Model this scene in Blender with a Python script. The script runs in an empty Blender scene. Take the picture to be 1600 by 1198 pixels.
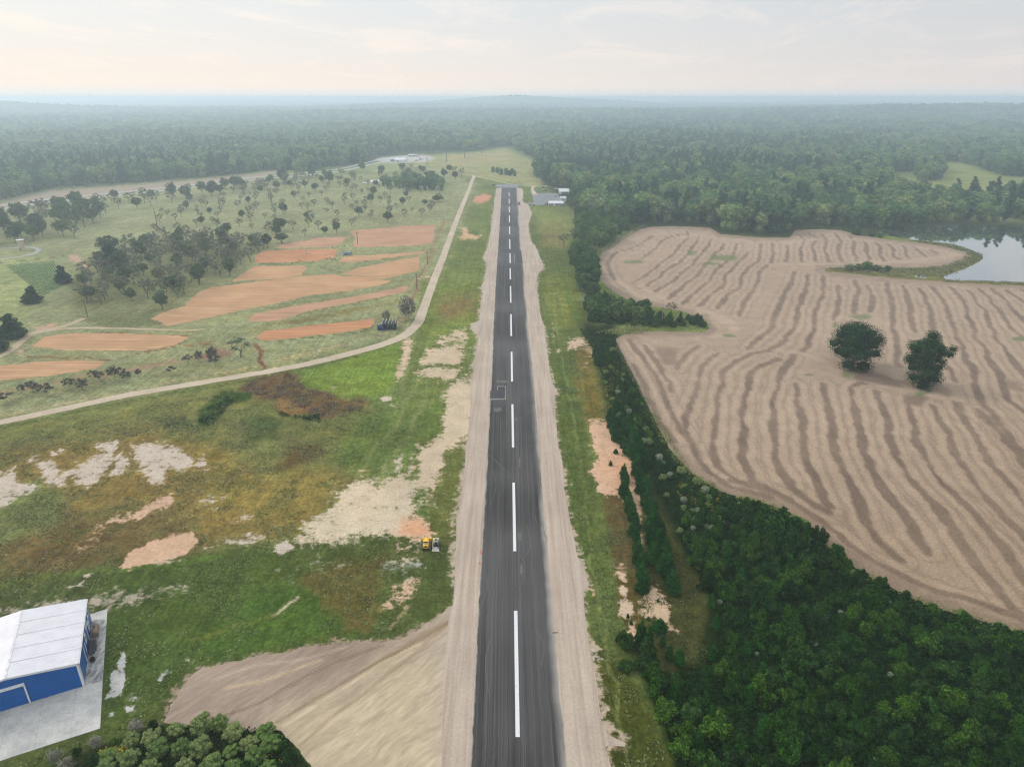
import bpy, bmesh, math, random
import numpy as np
from mathutils import Vector, Matrix
SC = bpy.context.scene
COL = SC.collection
R = math.radians
RNG = np.random.default_rng(7)
# ------------------------------------------------------------------ camera model
FPX = 1067.0; HZ = 152.0; CH = 115.0
PITCH = math.atan((599 - HZ) / FPX)
cp, sp = math.cos(PITCH), math.sin(PITCH)
cam_d = bpy.data.cameras.new('camera'); cam = bpy.data.objects.new('camera', cam_d); COL.objects.link(cam)
cam.location = (0, 0, CH); cam.rotation_euler = (math.pi / 2 - PITCH, 0, 0)
cam_d.sensor_width = 36; cam_d.lens = 36 * FPX / 1600; cam_d.clip_end = 80000; cam_d.clip_start = 0.5
SC.camera = cam
def G(px, py, z=0.0):
    """photo pixel -> point at height z (arrays welcome)"""
    px = np.asarray(px, float); py = np.asarray(py, float)
    u = (px - 800) / FPX; v = (599 - py) / FPX
    dy = cp + v * sp; dz = -sp + v * cp
    t = (CH - z) / np.maximum(-dz, 1e-4)
    return u * t, dy * t
def P(x, y, z=0.0):
    """world -> photo pixel"""
    x = np.asarray(x, float); y = np.asarray(y, float)
    d = y * cp - (z - CH) * sp; up = y * sp + (z - CH) * cp
    return 800 + FPX * x / d, 599 - FPX * up / d
def depth(px, py):
    x, y = G(px, py); return float(y * cp + CH * sp)
def Hof(px, py, top):
    """height of a vertical thing standing at pixel (px,py) and reaching row top"""
    x, y = G(px, py); t = (599 - top) / FPX
    return float(y * (t * cp - sp) / (cp + t * sp) + CH)
def Wof(px, py, w):
    return w * depth(px, py) / FPX
# ------------------------------------------------------------------ numeric noise
def _h(ix, iy, s):
    n = (ix.astype(np.int64) * 374761393 + iy.astype(np.int64) * 668265263 + s * 974634777) & 0x7fffffff
    n = ((n ^ (n >> 13)) * 1274126177) & 0x7fffffff
    return ((n ^ (n >> 16)) & 0xffff) / 65535.0
def vnoise(x, y, s=0):
    ix = np.floor(x); iy = np.floor(y); fx = x - ix; fy = y - iy
    fx = fx * fx * (3 - 2 * fx); fy = fy * fy * (3 - 2 * fy)
    a = _h(ix, iy, s); b = _h(ix + 1, iy, s); c = _h(ix, iy + 1, s); d = _h(ix + 1, iy + 1, s)
    return (a * (1 - fx) + b * fx) * (1 - fy) + (c * (1 - fx) + d * fx) * fy
def fbm(x, y, s=0, o=4):
    r = 0; a = .5; t = 0
    for k in range(o):
        r = r + a * vnoise(x, y, s + k * 17); t += a; a *= .55; x = x * 2.03; y = y * 2.03
    return r / t
def sstep(a, b, x):
    t = np.clip((x - a) / (b - a), 0, 1); return t * t * (3 - 2 * t)
def inside(poly, X, Y):
    X = np.asarray(X, float); Y = np.asarray(Y, float); r = np.zeros(X.shape, bool); n = len(poly)
    for i in range(n):
        x1, y1 = poly[i]; x2, y2 = poly[(i + 1) % n]
        if y1 == y2: continue
        c = (y1 > Y) != (y2 > Y)
        r ^= c & (X < (x2 - x1) * (Y - y1) / (y2 - y1) + x1)
    return r
def segdist(pts, X, Y, closed, near=False):
    best = np.full(X.shape, 1e9); bx = np.zeros(X.shape); by = np.zeros(X.shape); n = len(pts)
    for i in range(n if closed else n - 1):
        x1, y1 = pts[i]; x2, y2 = pts[(i + 1) % n]; dx = x2 - x1; dy = y2 - y1
        l = dx * dx + dy * dy + 1e-9
        t = np.clip(((X - x1) * dx + (Y - y1) * dy) / l, 0, 1)
        qx = x1 + t * dx; qy = y1 + t * dy; d = (X - qx) ** 2 + (Y - qy) ** 2
        m = d < best; best = np.where(m, d, best)
        if near: bx = np.where(m, qx, bx); by = np.where(m, qy, by)
    return (np.sqrt(best), bx, by) if near else np.sqrt(best)
KA = 0.62   # photo tone -> albedo
def C(r, g, b, k=None):
    k = KA if k is None else k
    f = lambda c: ((c / 255) / 12.92 if c / 255 < .04045 else ((c / 255 + .055) / 1.055) ** 2.4) * k
    return np.array([f(r), f(g), f(b)])
# ------------------------------------------------------------------ tagging
def tag(o, label=None, cat=None, group=None, kind=None):
    if label: o['label'] = label
    if cat: o['category'] = cat
    if group: o['group'] = group
    if kind: o['kind'] = kind
    return o
def link(name, me, mats=(), parent=None, loc=None):
    for m in mats: me.materials.append(m)
    o = bpy.data.objects.new(name, me); COL.objects.link(o)
    if parent is not None: o.parent = parent
    if loc is not None: o.location = loc
    return o
def empty(name, loc=(0, 0, 0), rz=0, sc=1):
    o = bpy.data.objects.new(name, None); COL.objects.link(o); o.location = loc; o.rotation_euler = (0, 0, rz)
    o.scale = (sc, sc, sc) if np.isscalar(sc) else sc
    o.empty_display_size = .5
    return o
KIDS = {}
def copy_tree(src, loc, rz, sc, label=None, group=None, first={}):
    c = src.copy(); COL.objects.link(c); c.location = loc; c.rotation_euler = (0, 0, rz)
    c.scale = (sc, sc, sc) if np.isscalar(sc) else sc
    if label: c['label'] = label
    if group: c['group'] = group
    for k in KIDS.get(src.name, []):
        d = k.copy(); COL.objects.link(d); d.parent = c
        for g in KIDS.get(k.name, []):
            e = g.copy(); COL.objects.link(e); e.parent = d
    return c
def npmesh(name, V, F, smooth=False, mi=None):
    """F: (n,4) or (n,3) int array, or list of both"""
    me = bpy.data.meshes.new(name); V = np.asarray(V, np.float32)
    Fs = F if isinstance(F, list) else [F]
    Fs = [np.asarray(f, np.int32) for f in Fs if len(f)]
    nl = sum(f.size for f in Fs); nf = sum(len(f) for f in Fs)
    me.vertices.add(len(V)); me.vertices.foreach_set('co', V.ravel())
    me.loops.add(nl); me.loops.foreach_set('vertex_index', np.concatenate([f.ravel() for f in Fs]))
    me.polygons.add(nf)
    tot = np.concatenate([np.full(len(f), f.shape[1], np.int32) for f in Fs])
    st = np.concatenate([[0], np.cumsum(tot)[:-1]]).astype(np.int32)
    me.polygons.foreach_set('loop_start', st); me.polygons.foreach_set('loop_total', tot)
    if mi is not None: me.polygons.foreach_set('material_index', np.asarray(mi, np.int32))
    me.polygons.foreach_set('use_smooth', np.full(nf, smooth))
    me.update(calc_edges=True); me.validate()
    return me
class MB:
    """collects shapes; one mesh"""
    def __init__(s): s.v = []; s.f = []; s.m = []
    def add(s, V, F, m=0):
        o = len(s.v); s.v += [tuple(map(float, p)) for p in V]
        for f in F: s.f.append(tuple(o + i for i in f)); s.m.append(m)
        return s
    def box(s, x0, x1, y0, y1, z0, z1, m=0, rz=0, c=(0, 0)):
        V = [(x, y, z) for z in (z0, z1) for (x, y) in ((x0, y0), (x1, y0), (x1, y1), (x0, y1))]
        if rz:
            ca, sa = math.cos(rz), math.sin(rz)
            V = [(c[0] + (x - c[0]) * ca - (y - c[1]) * sa, c[1] + (x - c[0]) * sa + (y - c[1]) * ca, z) for x, y, z in V]
        return s.add(V, [(0, 3, 2, 1), (4, 5, 6, 7), (0, 1, 5, 4), (1, 2, 6, 5), (2, 3, 7, 6), (3, 0, 4, 7)], m)
    def prism(s, prof, x0, x1, m=0, ax='x'):
        """profile (a,z) extruded along x (or y)"""
        n = len(prof); f = (lambda a, b, z: (a, b, z)) if ax == 'x' else (lambda a, b, z: (b, a, z))
        V = [f(x0, a, z) for a, z in prof] + [f(x1, a, z) for a, z in prof]
        F = [tuple(range(n))[::-1], tuple(range(n, 2 * n))] + [(i, (i + 1) % n, n + (i + 1) % n, n + i) for i in range(n)]
        return s.add(V, F, m)
    def tube(s, a, b, r0, r1=None, n=8, m=0, cap=True):
        r1 = r0 if r1 is None else r1; a = Vector(a); b = Vector(b); d = (b - a).normalized()
        u = d.orthogonal().normalized(); w = d.cross(u)
        V = [a + (u * math.cos(2 * math.pi * k / n) + w * math.sin(2 * math.pi * k / n)) * r0 for k in range(n)]
        V += [b + (u * math.cos(2 * math.pi * k / n) + w * math.sin(2 * math.pi * k / n)) * r1 for k in range(n)]
        F = [(k, (k + 1) % n, n + (k + 1) % n, n + k) for k in range(n)]
        if cap: F += [tuple(range(n))[::-1], tuple(range(n, 2 * n))]
        return s.add(V, F, m)
    def build(s, name, mats, parent=None, loc=None, bevel=0, smooth=False):
        me = bpy.data.meshes.new(name); me.from_pydata(s.v, [], s.f)
        if not isinstance(mats, (list, tuple)): mats = [mats]
        for m in mats: me.materials.append(m)
        me.polygons.foreach_set('material_index', s.m)
        bm = bmesh.new(); bm.from_mesh(me); bmesh.ops.recalc_face_normals(bm, faces=bm.faces)
        if bevel: bmesh.ops.bevel(bm, geom=[e for e in bm.edges if e.calc_face_angle(0) > .5], offset=bevel, segments=1, affect='EDGES')
        bm.to_mesh(me); bm.free()
        if smooth: me.polygons.foreach_set('use_smooth', [True] * len(me.polygons))
        o = bpy.data.objects.new(name, me); COL.objects.link(o)
        if parent is not None:
            o.parent = parent; KIDS.setdefault(parent.name, []).append(o)
        if loc is not None: o.location = loc
        return o
# ------------------------------------------------------------------ materials
class N:
    def __init__(s, name, rough=.9, spec=.15):
        s.m = bpy.data.materials.new(name); s.m.use_nodes = True; s.t = s.m.node_tree
        s.b = s.t.nodes['Principled BSDF']; s.b.inputs['Roughness'].default_value = rough
        s.b.inputs['Specular IOR Level'].default_value = spec
    def n(s, ty, **k):
        x = s.t.nodes.new(ty)
        for a, v in k.items(): setattr(x, a, v)
        return x
    def l(s, a, b): s.t.links.new(a, b)
    def coord(s, kind='Object'): return s.n('ShaderNodeTexCoord').outputs[kind]
    def map(s, src, scale=(1, 1, 1), rot=(0, 0, 0)):
        x = s.n('ShaderNodeMapping'); s.l(src, x.inputs[0]); x.inputs['Scale'].default_value = scale; x.inputs['Rotation'].default_value = rot
        return x.outputs[0]
    def noise(s, src, scale, det=4, rough=.6, out='Fac', dist=0):
        x = s.n('ShaderNodeTexNoise'); s.l(src, x.inputs['Vector']); x.inputs['Scale'].default_value = scale
        x.inputs['Detail'].default_value = det; x.inputs['Roughness'].default_value = rough; x.inputs['Distortion'].default_value = dist
        return x.outputs[out]
    def math(s, op, a, b=0.0, clamp=False):
        x = s.n('ShaderNodeMath', operation=op, use_clamp=clamp)
        for i, v in enumerate((a, b)):
            if isinstance(v, (int, float)): x.inputs[i].default_value = v
            else: s.l(v, x.inputs[i])
        return x.outputs[0]
    def rng(s, v, a, b, c, d, smooth=True):
        x = s.n('ShaderNodeMapRange'); x.interpolation_type = 'SMOOTHSTEP' if smooth else 'LINEAR'
        s.l(v, x.inputs[0])
        for i, q in enumerate((a, b, c, d)): x.inputs[i + 1].default_value = q
        return x.outputs[0]
    def mix(s, f, a, b, mode='MIX'):
        x = s.n('ShaderNodeMix', data_type='RGBA', blend_type=mode)
        for i, v in ((0, f), (6, a), (7, b)):
            if isinstance(v, (int, float)): x.inputs[i].default_value = v
            elif isinstance(v, (tuple, list, np.ndarray)): x.inputs[i].default_value = (*[float(q) for q in v[:3]], 1)
            else: s.l(v, x.inputs[i])
        return x.outputs[2]
    def scale(s, col, f):
        x = s.n('ShaderNodeVectorMath', operation='SCALE'); s.l(col, x.inputs[0])
        if isinstance(f, (int, float)): x.inputs['Scale'].default_value = f
        else: s.l(f, x.inputs['Scale'])
        return x.outputs[0]
    def attr(s, name, out='Color'): return s.n('ShaderNodeAttribute', attribute_name=name).outputs[out]
    def bump(s, h, strength, dist=.1):
        x = s.n('ShaderNodeBump'); s.l(h, x.inputs['Height']); x.inputs['Strength'].default_value = strength; x.inputs['Distance'].default_value = dist
        s.l(x.outputs[0], s.b.inputs['Normal'])
    def done(s, col):
        if isinstance(col, (tuple, list, np.ndarray)): s.b.inputs['Base Color'].default_value = (*[float(q) for q in col[:3]], 1)
        else: s.l(col, s.b.inputs['Base Color'])
        return s.m
def paint(name, c, rough=.5, spec=.4, metal=0, var=.25, sc=1.5):
    q = N(name, rough, spec); q.b.inputs['Metallic'].default_value = metal
    o = q.coord(); f = q.rng(q.noise(o, sc, 5), .3, .7, 1 - var, 1 + var * .4)
    a = q.n('ShaderNodeRGB'); a.outputs[0].default_value = (*[float(x) for x in c[:3]], 1)
    return q.done(q.scale(a.outputs[0], f))
def leaf_mat(name, cols, tipcol=None, island=.5, objvar=1.0):
    """cols: list of albedo colours chosen per object; per-leaf variation by island"""
    q = N(name, .9, .0); o = q.coord()
    r = q.n('ShaderNodeObjectInfo').outputs['Random']
    cr = q.n('ShaderNodeValToRGB'); cr.color_ramp.interpolation = 'LINEAR'; q.l(r, cr.inputs[0])
    cols = list(cols) * 2 if len(cols) == 1 else cols
    el = cr.color_ramp.elements
    while len(el) < len(cols): el.new(.5)
    for i, c in enumerate(cols):
        el[i].position = i / max(1, len(cols) - 1); el[i].color = (*[float(x) for x in c], 1)
    isl = q.n('ShaderNodeNewGeometry').outputs['Random Per Island']
    f = q.rng(isl, 0, 1, 1 - island, 1 + island, False)
    col = q.scale(cr.outputs[0], f)
    col = q.scale(col, q.rng(q.noise(o, .35, 3), .3, .7, .7, 1.3))
    if tipcol is not None:
        col = q.mix(q.math('GREATER_THAN', q.math('ADD', q.math('MULTIPLY', isl, .6), q.math('MULTIPLY', q.noise(o, .5, 2), .6)), .72), col, tipcol)
    return q.done(col)
def bark_mat(name, c):
    q = N(name, .9, .1); o = q.coord(); f = q.rng(q.noise(q.map(o, (6, 6, 1)), 2, 4), .3, .7, .6, 1.3)
    a = q.n('ShaderNodeRGB'); a.outputs[0].default_value = (*[float(x) for x in c[:3]], 1)
    return q.done(q.scale(a.outputs[0], f))
# ------------------------------------------------------------------ ground sheet
def hills(x, y):
    r = np.hypot(x, y)
    return sstep(2200, 6000, r) * (fbm(x / 2300, y / 1300, 3, 3) ** 2) * 130
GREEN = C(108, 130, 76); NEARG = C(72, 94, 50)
# (polygon in photo pixels, colour, softness px, edge wobble px)  -- kinds of turf and weed
GP = [
 ([(-900, 150), (2600, 150), (2600, 235), (800, 228), (560, 258), (400, 268), (0, 318), (-900, 400)], C(60, 82, 52), 4, 0),
 ([(950, 181), (978, 180.5), (980, 183.5), (952, 184)], C(190, 186, 150), 1, 0),
 ([(1130, 190), (1165, 189), (1160, 192), (1135, 192)], C(190, 186, 150), 1, 0),
 ([(300, 184), (350, 183), (352, 186), (310, 187)], C(190, 186, 150), 1, 0),
 ([(1500, 206), (1560, 205), (1556, 209), (1506, 210)], C(190, 186, 150), 1, 0),
 ([(660, 190), (700, 189), (704, 192), (664, 193)], C(190, 186, 150), 1, 0),
 ([(840, 240), (2600, 240), (2600, 385), (1600, 362), (1380, 368), (1235, 372), (985, 362), (905, 345), (880, 312), (835, 280)], C(56, 74, 46), 3, 1),
 ([(-600, 300), (150, 290), (700, 262), (745, 290), (690, 420), (640, 530), (420, 580), (0, 660), (-600, 760)], C(140, 154, 122), 12, 8),
 ([(100, 320), (330, 300), (690, 300), (690, 350), (430, 392), (130, 420)], C(142, 156, 126), 14, 6),
 ([(100, 430), (230, 370), (430, 380), (330, 440), (240, 500), (120, 490)], C(118, 130, 98), 12, 6),
 ([(130, 495), (240, 490), (260, 510), (160, 512)], C(112, 126, 92), 5, 3),
 ([(-700, 400), (70, 402), (90, 440), (60, 470), (0, 540), (-700, 600)], C(146, 164, 122), 10, 4),
 ([(8, 415), (80, 408), (93, 425), (98, 446), (66, 462), (40, 440)], C(118, 146, 104), 2, 0),
 ([(455, 590), (520, 566), (628, 533), (622, 580), (606, 615), (560, 622), (500, 612), (466, 602)], C(112, 142, 66), 5, 2),
 ([(-600, 690), (0, 665), (420, 580), (470, 640), (600, 640), (690, 690), (560, 745), (460, 835), (200, 900), (-600, 960)], C(117, 128, 80), 14, 10),
 ([(-500, 780), (0, 720), (60, 690), (200, 672), (330, 690), (420, 760), (560, 745), (470, 820), (400, 850), (200, 800), (-500, 900)], C(130, 122, 76), 26, 14),
 ([(300, 700), (420, 740), (530, 740), (460, 830), (330, 800)], C(130, 124, 72), 26, 12),
 ([(-500, 860), (80, 800), (260, 800), (340, 840), (300, 880), (150, 905), (-500, 960)], C(110, 102, 68), 20, 14),
 ([(0, 770), (60, 750), (100, 775), (90, 820), (0, 850), (-200, 880), (-200, 790)], C(116, 132, 86), 14, 8),
 ([(370, 607), (400, 590), (440, 578), (462, 588), (480, 606), (520, 620), (575, 628), (572, 642), (500, 652), (470, 640), (430, 630), (395, 618)], C(108, 94, 70), 6, 9),
 ([(425, 630), (450, 622), (486, 636), (480, 650), (452, 648), (430, 640)], C(134, 114, 80), 3, 3),
 ([(430, 640), (455, 648), (500, 648), (500, 658), (470, 655), (440, 650)], C(52, 70, 40), 2, 3),
 ([(310, 640), (335, 620), (345, 610), (395, 615), (390, 625), (350, 632), (325, 665), (305, 675)], C(60, 88, 42), 4, 6),
 ([(250, 655), (290, 650), (300, 665), (260, 668)], C(72, 88, 52), 5, 4),
 ([(380, 660), (410, 645), (440, 660), (430, 685), (385, 688)], C(78, 98, 56), 10, 6),
 ([(450, 700), (500, 690), (510, 705), (470, 730), (430, 735)], C(96, 88, 58), 8, 6),
 ([(560, 650), (700, 620), (706, 690), (640, 730), (560, 740), (520, 720)], C(98, 124, 68), 14, 8),
 ([(-600, 940), (0, 905), (130, 890), (280, 860), (470, 845), (600, 838), (712, 830), (712, 960), (680, 985), (600, 1003), (350, 1036), (255, 1130), (60, 1200), (-200, 1300), (-900, 1500)], C(80, 98, 56), 18, 10),
 ([(160, 905), (420, 870), (560, 880), (600, 930), (560, 1000), (330, 1030), (200, 1130), (165, 1140)], C(74, 98, 50), 22, 10),
 ([(300, 1000), (400, 930), (520, 915), (560, 940), (520, 985), (340, 1030)], C(72, 102, 48), 12, 6),
 ([(520, 880), (600, 870), (590, 950), (520, 960), (470, 900)], C(96, 96, 56), 14, 10),
 ([(540, 955), (590, 955), (580, 985), (540, 985)], C(100, 98, 60), 8, 6),
 ([(650, 690), (770, 660), (735, 800), (712, 850), (660, 850), (672, 800)], C(98, 112, 62), 6, 4),
 ([(660, 440), (755, 440), (745, 520), (655, 530)], C(112, 134, 70), 12, 6),
 ([(680, 470), (745, 455), (740, 490), (690, 500)], C(132, 128, 84), 10, 8),
 # right verge
 ([(810, 296), (850, 320), (905, 330), (900, 400), (905, 470), (930, 520), (950, 640), (970, 700), (1000, 760), (985, 1000), (1050, 1198), (1100, 1500), (900, 1500), (860, 700), (820, 430)], C(94, 114, 66), 8, 3),
 ([(830, 322), (905, 335), (915, 350), (880, 380), (846, 360)], C(124, 142, 88), 10, 4),
 ([(846, 350), (885, 352), (885, 390), (850, 385)], C(124, 128, 84), 10, 6),
 ([(845, 440), (870, 430), (900, 440), (905, 500), (870, 520)], C(112, 128, 66), 8, 5),
 ([(865, 560), (885, 560), (912, 660), (915, 760), (945, 900), (915, 900), (885, 760)], C(86, 108, 58), 10, 4),
 ([(895, 540), (925, 545), (945, 640), (950, 660), (915, 660), (900, 600)], C(108, 104, 56), 10, 6),
 ([(940, 770), (975, 772), (990, 840), (992, 900), (965, 895), (950, 830)], C(98, 92, 62), 8, 5),
 ([(960, 890), (1000, 900), (1005, 980), (985, 990), (965, 960)], C(88, 84, 46), 8, 5),
 ([(930, 1000), (1000, 1080), (1050, 1198), (1090, 1400), (960, 1400), (940, 1120)], C(72, 84, 38), 10, 5),
 ([(1000, 700), (1030, 740), (1050, 800), (1075, 880), (1115, 950), (1150, 1010), (1080, 1080), (1010, 1060), (1000, 1000), (1010, 900)], C(74, 82, 46), 10, 5),
 ([(905, 505), (960, 505), (1000, 600), (1080, 740), (1210, 790), (1320, 870), (1620, 990), (2000, 1100), (2000, 1600), (1100, 1600), (1050, 1180), (1010, 1060), (1090, 1030), (1110, 940), (1060, 850), (1010, 740), (960, 680), (925, 540)], C(32, 50, 20), 8, 4),
 ([(80, 1200), (160, 1160), (250, 1133), (435, 1135), (490, 1200), (520, 1500), (-300, 1500), (-200, 1250)], C(48, 58, 32), 4, 3),
 ([(1375, 272), (1432, 266), (1466, 252), (1505, 253), (1560, 270), (1700, 280), (1700, 350), (1600, 350), (1440, 340), (1385, 300)], C(132, 150, 98), 4, 2),
 ([(1290, 414), (1500, 404), (1520, 396), (1390, 369), (1400, 366), (1545, 396), (1548, 402), (1500, 428), (1478, 436), (1700, 445), (1700, 452), (1420, 440), (1280, 424)], C(112, 118, 72), 2, 2),
 ([(1500, 392), (1520, 396), (1512, 408), (1485, 414), (1490, 400)], C(132, 150, 88), 3, 2),
 ([(790, 232), (845, 255), (838, 272), (850, 285), (840, 292), (742, 276), (640, 258), (640, 243), (730, 240)], C(150, 160, 116), 3, 2),
 ([(700, 245), (790, 238), (800, 252), (700, 258)], C(160, 160, 122), 6, 3),
 ([(412, 507), (600, 474), (640, 463), (634, 468), (560, 486), (470, 505)], C(124, 124, 82), 3, 2),
 ([(560, 262), (600, 250), (640, 246), (640, 262), (600, 275)], C(140, 160, 120), 5, 3),
]
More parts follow.
